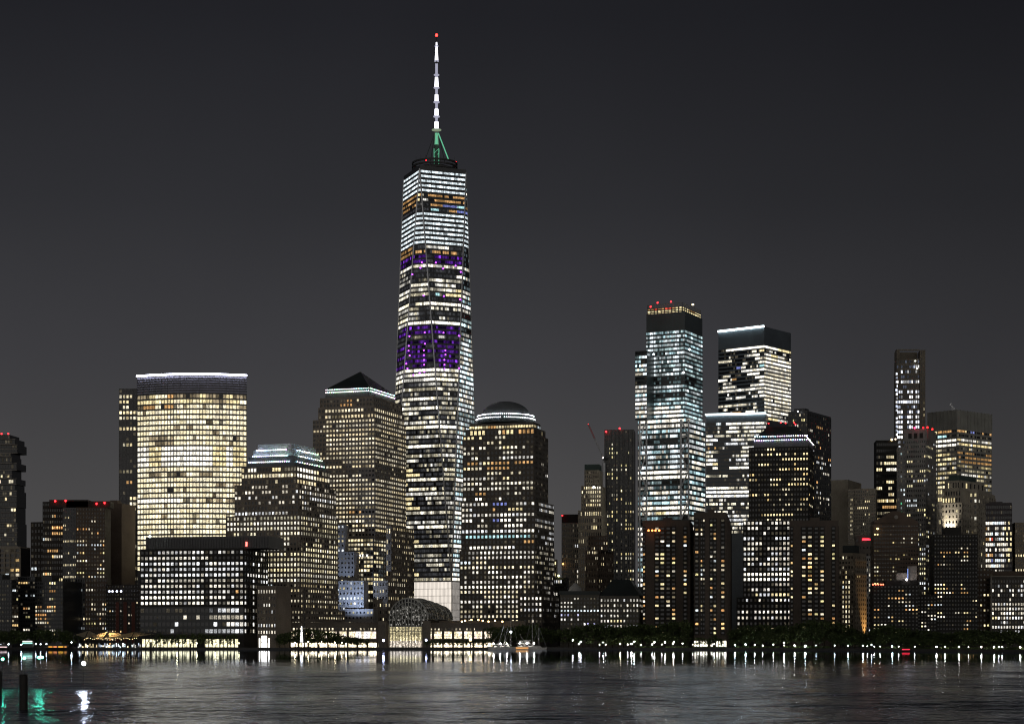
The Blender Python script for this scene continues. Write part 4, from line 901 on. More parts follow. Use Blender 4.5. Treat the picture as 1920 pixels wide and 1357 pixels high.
def mid_right():
    b = Bld('office_tower', 'dark glass tower with scattered yellow windows behind the trapezoid-roofed tower', DKGLASS, 'skyscraper')
    Y = 1700; st = S(fw=.6, fh=.5, rel=.25, pal=HOME + WHITE, L=1.2, run=.2)
    b.tier(1478, 1514, 1558, Y, 772, 1010, 9, auto(24, 0, 3), 14, rows('0 0 0O1 211 102 220 334 303 222 032 330 225 112 131 120 230 342 332 131 240 330 223 WW3 120 333'), st, th=30, base=G); b.parapet(1.2); b.roofbox(4, 14, 4, 14, 4)
    b.warn(1496, 771, Y, 1.2, (5, 5, 5)); b.finish()
    b = Bld('office_tower', 'dark tower with a cut-off pyramid roof outlined by two rows of white lamps', [BLACK, ROOFD, wallmat('louvre_grey', (.16, .16, .17), .6)], 'skyscraper')
    Y = 1560; st = S(fw=.62, fh=.45, rel=.3, pal=[(1, .80, .42), (1, .88, .6), (1, .72, .32)], L=1.15, run=.3, pv=.4)
    R1 = rows('0000YY44444000 0334Y0444444Y 0000002YYYYYY 00YY00204500 0000010YY424YY 6001004020055 650103YY2077Y7 001005Y206Y8YY 0010040555030 7Y0Y04344020 0010303456065 0202343344332 000353443433 006YYYYY030 000333555000')
    b.tier(1404, 1516, 1526, Y, 836, 978, 20, R1, 4, rows('0 0 5 0 5 0 5 6 0 4 0 3 0 0 3'), st, th=14, base=G)
    A_, C_, E_, D_, z0, z1 = b.tier(1413, 1515, 1525, Y + 2, 822, 836.5, th=14, base=PZ(840, Y), m=2)
    ctr = (A_ + C_ + E_ + D_) / 4; m = MB(); bot = [A_, C_, E_, D_]; h = PZ(797, Y + 20) - PZ(815, Y + 2)
    tp = [ctr + (p - ctr) * .55 for p in bot]; zlo = z1 + 2.4
    for i in range(4):
        a, c, d, e_ = bot[i], bot[(i + 1) % 4], tp[(i + 1) % 4], tp[i]
        m.quad(V((a.x, a.y, z1)), V((c.x, c.y, z1)), V((d.x, d.y, z1 + 11.5)), V((e_.x, e_.y, z1 + 11.5)))
    m.poly([V((p.x, p.y, z1 + 11.5)) for p in tp]); m.build('pyramid_roof', ROOFD, b.root)
    n = V(((C_ - A_).y, -(C_ - A_).x)).normalized(); n2 = V(((E_ - C_).y, -(E_ - C_).x)).normalized()
    for z, ins in ((z1 - .6, .5), (z1 + 2.9, -2.2)):
        b.lamps((A_.x + n.x * ins, A_.y + n.y * ins, z), (C_.x + n.x * ins, C_.y + n.y * ins, z), 24, .62, (12, 12.5, 15)); b.lamps((C_.x + n2.x * ins, C_.y + n2.y * ins, z), (E_.x + n2.x * ins, E_.y + n2.y * ins, z), 8, .62, (12, 12.5, 15))
    for px, py in ((1441, 793.5), (1464, 792.5), (1473, 793), (1489, 792.5), (1491.5, 795.5)): b.warn(px, py, Y + 20, 1.0)
    b.finish()
    b = Bld('office_block', 'dark office block with rows of square white windows, between two brown apartment towers', [BLACK, DKBROWN], 'office block')
    Y = 1420; st = S(fw=.62, fh=.60, rel=.35, pal=WHITE, L=1.15, run=.2, pv=.35)
    R1 = rows('777770077777 077700405067 000002001200 77700003340888 3677700000778 5675200666666 766600066666 777700777777 444488877777 330035677666 WWWWWWWWWWWW WWWWWWW78WW7 0000003777 034534443355 067Y777YYYYY')
    b.tier(1393, 1482, None, Y, 975, 1119, 12, R1, st=st, th=10, depth=36, base=G)
    b.tier(1381, 1484, None, Y - 6, 1119, 1185, 13, rows('003444355453 0*1 6660777777777 7770747777777 2223333 YY3Y44'), st=S(fw=.5, fh=.5, rel=.35, pal=WHITE, L=1.1), th=10, depth=30, base=G)
    b.roofbox(6, 30, 8, 20, .01)
    b.finish()
    # brown apartment slabs along the river
    def slab(x0, xc, x1, Y, yt, label, cols, side, seed, wallx, top=None, dens=.42, n=26, yb=1195):
        R.seed(seed)
        b = Bld('apartment_tower', label, [wallmat('slab_brown', (.115, .092, .076), .85), BLACK], 'apartment tower')
        A, C, E, D, z0, z1 = b.tier(x0, xc, x1, Y, yt, 1205, th=8, base=G)
        zt, zb = PZ(yt + 8, Y), PZ(yb, Y); L = (C - A).length
        for (t0, t1, nc, p) in cols:                       # recessed balcony strips between blank brick piers
            a_, c_ = A.lerp(C, t0), A.lerp(C, t1)
            rws = [''.join(R.choice('79YO8') if R.random() < p * .8 else '0' for _ in range(nc)) for _ in range(n)]
            b.face(a_, c_, zb, zt, nc, rws, S(fw=.70, fh=.52, rel=.25, pal=HOME, L=1.15, run=1.0, mi=1, dim=.3))
        nr = 6
        if side: b.face(C, E, zb, zt, 7, auto(n, .2, 1.2), S(fw=.4, fh=.5, rel=.5, pal=WHITE, L=.5, mi=0))
        b.roofbox(L * .42, L * .62, 3, 12, PZ(yt - 9, Y) - PZ(yt, Y)); b.parapet(1.2)
        return b
    b = slab(1205, 1293, 1300, 1400, 978, 'brown apartment tower with orange terrace lights at its top left corner', [(0.0, .06, 1, .3), (.25, .36, 1, .5), (.36, .48, 1, .55), (.49, .60, 1, .42), (.61, .71, 1, .5), (.86, .95, 1, .25)], True, 5, 0)
    for px in (1216, 1223, 1229, 1236): inst('terrace_lamp', BEADQ, b.root, (PX(px, 1398), 1398, PZ(994, 1398)), (1.5,) * 3, 0, (6, 1.6, .4))
    b.finish()
    b = slab(1301, 1362, 1381, 1345, 963, 'tallest brown apartment tower, its rounded ribbed end catching silver light', [(.02, .16, 1, .22), (.20, .34, 2, .25), (.48, .70, 2, .35), (.82, .96, 1, .4)], True, 8, 0, yb=1190)
    st = MB()
    A, C, E, D, z = b.last
    for i in range(9): p = C.lerp(E, (i + .5) / 9); b.mb.tube((p.x, p.y, G), (p.x, p.y, z - 4), .9, n=8)
    m = MB()
    for i in range(12):
        t = i / 12
        if 4 < i < 8 and i != 6: continue
        a = A.lerp(C, t + .02); c = A.lerp(C, t + .075); kk = R.uniform(1.6, 3)
        m.quad(V((a.x, a.y - .3, G + .6)), V((c.x, c.y - .3, G + .6)), V((c.x, c.y - .3, G + 4.8)), V((a.x, a.y - .3, G + 4.8)), 0, (kk, kk * .95, kk * .74))
    m.build('lobby_window', litmat('lobby_light', 'face', True), b.root, True); b.finish()
    b = slab(1480, 1572, 1579, 1400, 978, 'brown apartment tower with rounded dark top beside the white-windowed office block', [(.02, .08, 1, .3), (.24, .35, 1, .5), (.36, .48, 1, .55), (.50, .60, 1, .4), (.62, .72, 1, .5), (.86, .94, 1, .3)], True, 13, 0)
    b.finish()
    R.seed(77)

def mid_gap():
    b = Bld('office_tower', 'slim dark tower with pale vertical stripes right of the dome tower', [BLACK, BEIGE], 'skyscraper')
    Y = 1900; b.tier(1053, 1085, None, Y, 966, 1200, 8, rows('0*4 0003 0*4 0000008 0000008 0000008 0000008 0000007 0000007 0000006 0 03 0*5'), st=S(fw=.5, fh=.6, rel=.4, pal=WHITE, mi=1), th=8, depth=26, base=G, mt=14); b.parapet(1.2); b.warn(1054.5, 966, Y, 1.3); inst('terrace_lamp', BEADQ, b.root, (PX(1055.5, Y), Y - 2, PZ(1057, Y)), (1.8,) * 3, 0, (4, 2, .6)); b.finish()
    b = Bld('office_tower', 'stepped limestone tower with a dark copper cap and a brightly lit upper floor', [LIME, GREEN], 'skyscraper')
    Y = 1820; st = S(fw=.5, fh=.6, rel=.6, pal=CREAM, L=1.0, run=.3)
    b.tier(1096, 1123, None, Y + 8, 870, 882, th=12, depth=16, base=PZ(884, Y), m=1)
    b.tier(1096, 1123.5, None, Y + 6, 881, 914, 7, rows('0 0 0022 0'), st=st, th=12, depth=20, base=PZ(918, Y))
    b.tier(1090, 1127, None, Y + 3, 910, 958, 9, rows('39999W 5599777 44788 0666 04Y77 0030'), st=st, th=12, depth=28, base=PZ(960, Y))
    b.tier(1084, 1128, None, Y, 956, 1200, 11, rows('47777Y66 00020 0004Y0 0*1 6556600 0*3 0300 0 0304 0 02 0*6'), st=st, th=12, depth=34, base=G)
    inst('work_light', BEADQ, b.root, (PX(1113, Y), Y - 4, PZ(914, Y)), (3, 2, 2), 0, (6, 6.3, 6)); b.finish()
    b = Bld('apartment_building', 'brown brick building with a dark stepped top in front of the limestone tower', [BROWN, BLACK], 'building')
    Y = 1640; st = S(fw=.45, fh=.5, rel=.3, pal=CREAM, L=1, run=.2)
    b.tier(1103, 1140, None, Y + 3, 1004, 1032, 8, rows('0 2255 05060'), st=st, th=12, depth=20, base=PZ(1034, Y), m=1); b.tier(1098, 1122, 1150, Y, 1030, 1200, 8, auto(16, 0, 2), 8, auto(16, .5, 3), st, th=30, base=G); b.finish()
    b = Bld('apartment_tower', 'tall rippling steel apartment tower dotted with yellow windows and red roof lights', [wallmat('ripple_steel', (.13, .13, .13), .45, .4)], 'apartment tower')
    Y = 2300; st = S(fw=.5, fh=.55, rel=.35, pal=[(1, .86, .42), (1, .78, .36), (1, .92, .7), (1, .9, .5)], L=1.15, run=.6)
    b.tier(1133, 1189, None, Y, 805, 1200, 13, ['0', '0', '0002', '0300', '0400200', '0450030', '0300', '0240302', '3350', '0440', '50', '0340003', '12211', '11211', '3334444', '0345330'] + auto(34, 1.2, 3.0), st=st, th=6, depth=40, base=G)
    A, C, E, D, z = b.last
    for i in range(7):
        p = A.lerp(C, (i + .5) / 7)
        for q in range(12):
            zz0 = G + (z - G) * q / 12; o = .9 * math.sin(q * 1.9 + i * 2.2); b.mb.tube((p.x, p.y - .2 + o * .4, zz0), (p.x, p.y - .2 + .9 * math.sin((q + 1) * 1.9 + i * 2.2) * .4, zz0 + (z - G) / 12), 1.0, n=6)
    m = MB(); m.tube((PX(1133, Y), Y - 2, G), (PX(1133, Y), Y - 2, PZ(868, Y)), 2.0, n=6); m.build('hoist_mast', STEEL, b.root)
    for px, py in ((1136.5, 809), (1162, 803)): b.warn(px, py, Y, 2.2)
    b.finish()
    # crane
    Y = 2250; o = empty('tower_crane', (PX(1131, Y), Y, PZ(858, Y)), 'red and white lattice jib of a tower crane leaning left beside the rippling tower', 'crane')
    P0, P1, P2 = V((PX(1131, Y), Y, PZ(858, Y))), V((PX(1115, Y), Y, PZ(822, Y))), V((PX(1103, Y), Y, PZ(795, Y)))
    def lat(a, c, name, mat, wd=1.3):
        m = MB(); d = (c - a); n = int(d.length / 2.6); x = V((1, 0, .4)).normalized() * wd; y = V((0, wd, 0))
        for s in (x * .5 + y * .5, x * -.5 + y * .5, x * .5 - y * .5, x * -.5 - y * .5): m.tube(a + s, c + s, .22, n=4)
        for i in range(n): m.tube(a + d * (i / n) + x * .5 - y * .5, a + d * ((i + 1) / n) - x * .5 - y * .5, .16, n=4); m.tube(a + d * (i / n) - x * .5 - y * .5, a + d * ((i + 1) / n) + x * .5 - y * .5, .16, n=4)
        m.build(name, mat, o)
    lat(P0, P1, 'jib', wallmat('jib_white', (.5, .5, .5), .5)); lat(P1, P2, 'jib_tip', wallmat('jib_red', (.5, .03, .03), .5))
    lat(P0, P0 + V((0, 0, -60)), 'mast', MATS['jib_white'], 2.2); m = MB(); m.box(P0.x + 3, P0.y, P0.z - 3, 6, 3, 3); m.build('cab', DARK, o)
    inst('crane_lamp', BEADQ, o, P0, (2.2,) * 3, 0, (5, 4.2, 3.6)); inst('crane_lamp', BEADQ, o, P2, (1.2,) * 3, 0, (2, .1, .1))
    # low quay buildings with mansards
    b = Bld('office_block', 'low stone block with a flat dark roof edge and a row of violet-white windows', [wallmat('grey_granite', (.13, .12, .10), .8), ROOFD], 'office block')
    Y = 1405; st = S(fw=.5, fh=.5, rel=.3, pal=WHITE, L=1.0, run=.3)
    vi = S(fw=.5, fh=.5, rel=.3, pal=[(.6, .6, 1), (.7, .7, 1), (1, .95, .9)], L=1.6, run=.3)
    b.tier(1050, 1124, None, Y, 1114, 1200, 12, rows('333000 888000440 7770004030 K'), st=st, th=8, depth=30, base=G, mt=4, mb=52)
    A, C, E, D, z = b.last; b.face(A, C, PZ(1182, Y), PZ(1148, Y), 12, rows('8632087333432 8632086333433 4343227422 2'), vi)
    b.roofbox(-.8, 29.8, -1.2, 30, 2.6, 1); b.finish()
    m = MB(); Yc = 1440; m.lathe(PX(1078, Yc), Yc, [(5.6, PZ(1109, Yc)), (3.6, PZ(1100, Yc)), (1.3, PZ(1094, Yc)), (.05, PZ(1091.5, Yc))], 24); o = m.build('cone_roof', wallmat('pale_cone', (.55, .55, .53), .5), None)
    o.name = 'roof_pavilion'; tag(o, 'pale rounded cone rising behind the flat roof of the low stone block', 'pavilion')
    b = Bld('office_block', 'low stone block under a broad dark mansard roof left of the brown towers', [MATS['grey_granite'], ROOFD], 'office block')
    R1 = rows('777777066777 77777706777 777777066666 7656505400 88YYY7400 5')
    b.tier(1125, 1198, 1208, Y - 4, 1116, 1200, 12, R1, 3, rows('66 66 44 0 0 0'), st, th=8, base=G, mt=4, mb=22)
    A, C, E, D, z = b.last; ctr = (A + C + E + D) / 4; Q = [ctr + (p - ctr) * 1.03 for p in (A, C, E, D)]; T = [ctr + (p - ctr) * .45 for p in (A, C, E, D)]; m = MB(); zt = PZ(1086, Y + 10)
    for i in range(4):
        j = (i + 1) % 4; m.quad(V((Q[i].x, Q[i].y, z + .05)), V((Q[j].x, Q[j].y, z + .05)), V((T[j].x, T[j].y, zt)), V((T[i].x, T[i].y, zt)))
    m.poly([V((p.x, p.y, zt)) for p in T]); m.build('mansard_roof', ROOFD, b.root); b.finish()
    b = Bld('apartment_building', 'dark low building with a bright yellow-green lamp on its roof behind the dome tower', [BLACK], 'building')
    b.tier(1038, 1062, None, 1600, 1084, 1200, 6, auto(10, 0, 1.4), st=st, th=8, depth=20, base=G); b.parapet(.8, .4); inst('roof_lamp', BEADQ, b.root, (PX(1047.5, 1598), 1598, PZ(1079, 1598)), (1.8,) * 3, 0, (7, 7, 3)); b.finish()

def right_side():
    st = S(fw=.5, fh=.5, rel=.3, pal=CREAM, L=1.1, run=.3)
    b = Bld('office_tower', 'blank beige concrete tower with a lower striped front, right of the dark glass tower', [BEIGE, BLACK], 'skyscraper')
    Y = 1900; b.tier(1558, 1590, 1615, Y + 20, 899, 1200, th=25, base=G, m=0)
    b.tier(1590, 1601, 1608, Y, 917, 1020, 5, rows('0 0 0070 0070 0060 0090 0050 0070 0440 0090 0050 0 0050'), st=st, th=20, base=G)
    b.tier(1600, 1642, None, Y - 4, 918, 1040, 12, rows('0 0 0 0060 0 0777300 0 0040 0050 0 0305500 0030 0 0 0 0 0 0 0 0'), st=S(fw=.5, fh=.62, rel=.6, pal=CREAM, L=1), th=14, depth=30, base=G)
    b.parapet(1.5, .8); b.finish()
    b = Bld('roof_terrace_building', 'low building with a glowing red strip under the striped beige tower', [wallmat('taupe_wall', (.17, .15, .13), .8)], 'building')
    Y = 1700; b.tier(1604, 1642, None, Y, 1006, 1060, 6, rows('0 0 0 YYYYYY'), st=S(fw=.4, fh=.35, rel=.2, pal=CREAM, L=1.4), th=8, depth=24, base=G)
    A, C, E, D, z = b.last; m = MB(); m.obox(V((PX(1617, Y), A.y - 2, z - 3)), (11.4, 0, 0), (0, .3, 0), (0, 0, 1.6)); m.build('light_strip', emit('red_strip', (1, .03, .05), 4.0), b.root); b.parapet(1.4); b.finish()
    b = Bld('office_tower', 'ornate pale stone tower with ribbed sides glowing amber, behind the park trees', [LIME, ROOFD], 'tower')
    Y = 1560
    b.tier(1573, 1601, 1623, Y, 1040, 1215, 5, rows('06600 0 08000 0330 03600 0880 0K80 0880 0880 0880 0890 0790 0790 0880 0790 0660 0550 0 0'), 6, rows('0*4 0Y00 0*15'), S(fw=.5, fh=.6, rel=.7, pal=[(1, .80, .42), (1, .88, .6)], L=1.05, run=.2), th=32, base=G)
    b.mb.prism([(p.x, p.y) for p in b.last[:4]], PZ(1040, Y) + .01, PZ(1036, Y)); b.parapet(1, .8)
    A, C, E, D, z = b.last
    for T in ((A, C), (C, E)):
        d = T[1] - T[0]; n = V((d.y, -d.x)).normalized()
        for py in (1052, 1078): b.mb.obox(V((T[0].x, T[0].y, PZ(py, Y))), V((d.x, d.y, 0)), V((n.x, n.y, 0)) * 1.3, V((0, 0, 1.1)))
    b.roofbox(2, 12, 3, 14, 8, 1)
    r0 = b.finish(); p = C.lerp(E, .8); d = (E - C).normalized(); n = V((d.y, -d.x)); p = p + n * 7
    o = empty('floodlight', (p.x, p.y, G), 'amber floodlight at the foot of the ornate stone tower', 'floodlight'); m = MB(); m.tube(o.location, o.location + V((0, 0, 1.2)), .4, n=8); m.build('lamp_housing', DARK, o)
    l = bpy.data.lights.new('floodlight_beam', 'SPOT'); l.energy = 60000; l.color = (1, .55, .18); l.spot_size = math.radians(50); l.spot_blend = .9; l.shadow_soft_size = .5
    lo = bpy.data.objects.new('floodlight_beam', l); COL.objects.link(lo); lo.parent = o; lo.location = (0, 0, 2.0); lo.rotation_euler = V((-n.x * 6, -n.y * 6, 30)).to_track_quat('-Z', 'Y').to_euler()
    b = Bld('office_building', 'white gridded office building squeezed between the ornate tower and the pediment tower', [wallmat('white_stone', (.5, .5, .5), .7)], 'building')
    Y = 1640; b.tier(1620, 1641, None, Y, 1044, 1215, 5, rows('03060 03080 0508 0070 0060 0040 3060 0303 0200 0*5 0080 0 0 3'), st=S(fw=.55, fh=.6, rel=.4, pal=WHITE, L=.9), th=8, depth=20, base=G); b.parapet(1); b.finish()
    b = Bld('office_tower', 'dark slab tower with rows of amber windows left of the slim supertall', [BLACK], 'skyscraper')
    Y = 2000; b.tier(1643, 1684, None, Y, 827, 1120, 11, rows('0 0 0133340 0355555 YY0WWWW 0003000 0035555 3300200 0000330 7777777 0OOOOOO 888888O 7Y7YY70 0001100 1111220 0055550 0 0 3300200 0004400 5554444 0303 3 1 0'), st=S(fw=.8, fh=.5, rel=.25, pal=WARM, L=1.25, run=.5), th=6, depth=30, base=G); b.parapet(1.2); b.warn(1672, 824, Y, 2.2, (6, 4.5, 2)); b.warn(1679, 823, Y, 1.6, (5, 4, 3)); b.finish()
    b = Bld('residential_tower', 'slimmest supertall tower with an open dark top and blue-white lights up its middle', [wallmat('bronze_wall', (.17, .145, .11), .6), BLACK], 'skyscraper')
    Y = 2050; sB = S(fw=.74, fh=.62, rel=.25, pal=[(.86, .9, 1), (.72, .80, 1), (1, 1, 1)], L=2.4, run=.1, pv=.6, soft=.2, dim=.6, dimL=(.03, .15), dimc=(.6, .7, 1))
    R1 = rows('0 0002 0303002 0 6444448 0 5404406 0300404 8884887 4404030 7702307 7703404 7704404 8803306 8904406 8803400 7003000 7004003 0700000 6600000 0600000 6000000')
    b.tier(1681, 1724, None, Y, 673, 880, 11, R1, st=sB, th=6, depth=26, base=G); b.tier(1679.5, 1683, None, Y + 1, 697, 1000, 2, auto(40, 4, 7), st=sB, th=6, depth=20, base=G)
    b.tier(1725, 1735, None, Y - 1, 656, 900, 2, rows('0*8 05 02 06 0*3 04 05 0 0 03 0 0'), st=S(fw=.3, fh=.5, rel=.3, pal=CREAM, L=.5), th=6, depth=26, base=G)
    z0, z1 = PZ(673, Y), PZ(655, Y)
    for px in (1682.5, 1685.5): b.mb.box(PX(px, Y), Y + 4, z0, 1.5, 8, z1 - z0, 0)
    b.mb.box(PX(1704, Y), Y + 16, z0, 24, 3, z1 - z0 - 1, 0); b.mb.obox(V((PX(1681, Y), Y - .5, z1 - 1.2)), (PX(1724, Y) - PX(1681, Y), 0, 0), (0, 2, 0), (0, 0, 1.2))
    inst('roof_lamp', BEADQ, b.root, (PX(1715.5, Y), Y - 1.5, PZ(677, Y)), (2, 1, 1.4), 0, (4, 4, 3.6)); inst('roof_lamp', BEADQ, b.root, (PX(1719, Y), Y - 1.5, PZ(691, Y)), (2, 1, 1.4), 0, (3, 3, 2.6)); b.finish()
    b = Bld('residential_tower', 'ribbed apartment tower with three square openings under its roof', [wallmat('grey_pier', (.28, .27, .26), .75), BLACK], 'apartment tower')
    Y = 1880; sC = S(fw=.62, fh=.5, rel=.6, pal=[(1, .86, .42), (1, .9, .55), (.9, .95, 1)], L=1.25, run=.3)
    R1 = rows('0 0 0 000060Y 0YY0000 0000004 0Y500Y8 0030008 0007YY8 0770000 0070000 0 770K600 7K77000 0000Y77 0Y00007 0Y70000 0Y70000 0 gY30Y73 0004Y00 g377700 0377088 0300378 0300688 6*1 003Y088 0000088 0038006 0000088 0003007 3 0003088')
    R1 = [r for r in R1 if '*' not in r]
    b.tier(1696, 1736, 1754, Y, 823, 1125, 10, R1, 7, auto(34, 1, 4), sC, th=25, base=G)
    b.tier(1694, 1738, 1755, Y - 1, 803, 824, th=25, base=PZ(826, Y)); A, C, E, D, z = b.last; d = (C - A).normalized(); n = V((d.y, -d.x)); L = (C - A).length
    for t in (.28, .52, .76):
        p = A + d * (L * t) + n * .02; m = MB(); m.obox(V((p.x, p.y, PZ(821, Y))) - V((d.x, d.y, 0)) * 1.7 + V((n.x, n.y, 0)) * -.3, V((d.x, d.y, 0)) * 3.4, V((n.x, n.y, 0)) * .4, V((0, 0, 5.2))); m.build('roof_opening', BLACK, b.root)
    for px, py, c in ((1715, 802, (7, .3, .9)), (1739, 801, (9, .1, .1)), (1748, 804.5, (9, .1, .1)), (1731, 801.5, (5, .05, .1))): b.warn(px, py, Y, 1.8, c)
    b.tier(1682, 1698, None, Y + 6, 838, 1125, 3, ['0', '060', '400', '030', '050', '003', '060', '040', '003', '06K', '00K', '003', '0g0', '060', 'gg0', '0gg', '0g0', '050'] + auto(16, 2, 4), st=S(fw=.5, fh=.5, rel=.3, pal=COOL, L=1, run=.1), th=10, depth=18, base=G); b.finish()
    b = Bld('office_tower', 'broad steel-ribbed tower with two bright window rows and a roof antenna', [wallmat('alum_wall', (.34, .34, .31), .55, .1), BLACK], 'skyscraper')
    Y = 2100; sD = S(fw=.9, fh=.5, rel=.5, pal=[(1, .86, .55), (1, .8, .4), (1, .95, .85)], L=1.55, dim=.9, dimL=(.03, .12), run=.5, mull=2, mw=1.0, band=True, soft=.2)
    R1 = rows('OYOOOO 0C0 WWWWWW WWWWWW 3445443 23333 4Y4Y4 Y5YY44 2333 3323 2333 4Y4Y444 5555666 3334 2323 333 333'); R2 = rows('OO50BO0OOO 0 6666666667 7777777777 033000 oooooo oooooooooo 2oooooooo 2222 2333 2333 4454343 3334444 222 3344444 2244444 00007YYY77 00003WWWYY')
    b.tier(1740, 1794, 1859, Y, 803, 950, 12, R1, 18, R2, sD, th=48, base=PZ(1000, Y)); b.tier(1740, 1794, 1859, Y - .01, 768, 803.3, th=48, base=PZ(806, Y))
    A, C, E, D, z = b.last
    for T, nn_ in ((A, C), 7), ((C, E), 10):
        d = T[1] - T[0]; n = V((d.y, -d.x)).normalized()
        for k in range(nn_ + 1): p = T[0].lerp(T[1], k / nn_) + n * .3; b.mb.box(p.x, p.y, PZ(803, Y), 1.0, .9, z - PZ(803, Y) + .4, 0, math.atan2(d.y, d.x))
    m = MB(); ax, ay = PX(1790, Y), Y + 14
    m.tube((ax, ay, z), (ax, ay, PZ(751, Y)), .35, n=5)
    for k in range(6): m.box(ax + R.uniform(-2.5, 2.5), ay, z + 1 + k * 1.3, 1.6, 1.6, 1.1)
    m.build('roof_antenna', STEEL, b.root); b.finish()
    b = Bld('office_tower', 'ornate stone tower, floodlit white at its arcaded front, stepping up below the ribbed tower', [wallmat('lit_limestone', (.42, .38, .31), .8), GREEN], 'tower')
    Y = 1760; sE = S(fw=.5, fh=.58, rel=.6, pal=[(1, .86, .5), (1, .95, .8)], L=1.2, run=.2)
    b.tier(1770, 1833, 1866, Y + 16, 916, 1120, 8, auto(18, .3, 1.5), 8, auto(18, .3, 1), sE, th=24, base=G, mt=6); b.tier(1772, 1800, 1845, Y + 22, 900, 918, 6, rows('040000'), 6, rows('0Y000'), sE, th=40, base=PZ(920, Y)); b.tier(1778, 1798, 1830, Y + 26, 890, 902, th=40, base=PZ(904, Y), m=1)
    b.tier(1765, 1804, 1848, Y, 942, 1125, 6, rows('0 004050 070700 0 000800 Y00080 YY5Y70 777777 040000 777700') + auto(8, 1, 4), 14, rows('0 0 0 0 0 0555555 Y0YYY004 YYY0055 0*1 Y7700 0555') + auto(8, 1, 4), sE, th=36, base=G)
    b.tier(1767, 1802, 1840, Y + 4, 918, 943, 7, rows('0*1 YYYYY00'), st=S(fw=.6, fh=.7, rel=.6, pal=CREAM), th=36, base=PZ(946, Y))
    A, C, E, D, z = b.last; b.mb.obox(V((A.x, A.y, z - 1)), V(((C - A).x, (C - A).y, 0)), V(((C - A).y, -(C - A).x, 0)).normalized() * 1.2, V((0, 0, 1)))
    A, C, E, D, z0 = A, C, E, D, PZ(943, Y)
    d = (C - A).normalized(); n = V((d.y, -d.x)); p0 = (A + C) / 2 + n * 9
    b.tier(1758, 1767, None, Y + 8, 915, 1125, 3, rows('Y YY 0 0 3 050 4 5 5 6 5 5 3 3 4'), st=sE, th=10, depth=18, base=G)
    b.finish(); o = empty('floodlight', (p0.x, p0.y, PZ(1010, Y)), 'white floodlight aimed up the arcaded front of the ornate stone tower', 'floodlight'); m = MB(); m.box(p0.x, p0.y, o.location.z - 1, 1, 1, 1); m.build('lamp_housing', DARK, o)
    l = bpy.data.lights.new('floodlight_beam', 'SPOT'); l.energy = 110000; l.color = (1, .92, .78); l.spot_size = math.radians(60); l.spot_blend = .9; l.shadow_soft_size = .5
    lo = bpy.data.objects.new('floodlight_beam', l); COL.objects.link(lo); lo.parent = o; lo.location = (0, 0, .6); lo.rotation_euler = V((-n.x * 14, -n.y * 14, 34)).to_track_quat('-Z', 'Y').to_euler()
    b = Bld('office_building', 'boxy dark building with a stack of bright white, pink and orange floors', [wallmat('mauve_wall', (.06, .05, .055), .6)], 'building')
    Y = 1620; sF = S(fw=.84, fh=.6, rel=.25, pal=WHITE, L=1.5, run=.3)
    b.tier(1848, 1897, 1907, Y, 945, 1075, 14, rows('0 0 0 WWWWK8K7880Y0 o5oO077778Y0Y0 WWWK0777770Y0Y ooWR077K780Y0Y WWWWK7777790Y Wo8007777888YY OWOO0777770YY0 WWWB0KK7770Y0 888KKWWK880550 WWoW0777775000'), 3, auto(13, 0, 1), sF, th=14, base=G); b.parapet(1.4); b.roofbox(3, 14, 3, 8, 2.5); b.finish()
    b = Bld('apartment_building', 'pale narrow tower cut off by the right edge, yellow lights low down', [LIME], 'building')
    b.tier(1903, 1936, None, 1680, 981, 1110, 7, rows('0 0 03 0 0 0 5 0 0 6 0 0 7 0'), st=st, th=8, depth=20, base=G); b.parapet(1); b.finish()
    b = Bld('apartment_tower', 'brown tower with a rounded pediment top and columns of yellow windows', [wallmat('pediment_brown', (.15, .11, .085), .85), BLACK], 'apartment tower')
    Y = 1480; sG = S(fw=.62, fh=.4, rel=.3, pal=[(1, .84, .42), (1, .8, .36), (1, .92, .7)], L=1.25, run=.4)
    R1 = ['0', '00000000', '6000000000', '0003005070', '0300306050', '0', '6000600000', '0000034030', '5003060020', '0', '7000600060', '6020600040', '6000000000', '0006000700', '7000000000', '8000660000', '8000000000', '5060060060', '7036006000', '0000600000', '6000600000'] + auto(8, .5, 2)
    b.tier(1638, 1722, None, Y, 980, 1205, 17, R1, st=sG, th=6, depth=30, base=G, mt=2); A, C, E, D, z = b.last
    cx, cy = (A.x + C.x) / 2, (A.y + C.y) / 2; m = MB(); pr = [(-17, 0), (-16.5, 1.5), (-8, 5.5), (-6.5, 8), (-3, 9.2), (3, 9.2), (6.5, 8), (8, 5.5), (16.5, 1.5), (17, 0)]
    f = [V((cx + x, cy - .6, z + h)) for x, h in pr]; k = [V((cx + x, cy + 16, z + h)) for x, h in pr]
    m.poly(f); m.poly(list(reversed(k)))
    for i in range(len(pr) - 1): m.quad(f[i], k[i], k[i + 1], f[i + 1])
    m.build('pediment', MATS['pediment_brown'], b.root); m = MB(); m.tube((cx, cy - .5, z + 4.6), (cx, cy - 1.0, z + 4.6), 1.5, n=16); m.build('roundel', PALE, b.root)
    inst('terrace_lamp', BEADQ, b.root, (PX(1645, Y), cy - 3, PZ(991, Y)), (2.2, 1.5, 1.5), 0, (4, 2.6, 1)); b.finish()
    dk = S(fw=.52, fh=.42, rel=.3, pal=HOME, L=1.2, run=.35, dim=.3)
    b = Bld('apartment_building', 'nearly black apartment block with orange roof lights and a floodlit white roof plant', [BLACK, PALE], 'building')
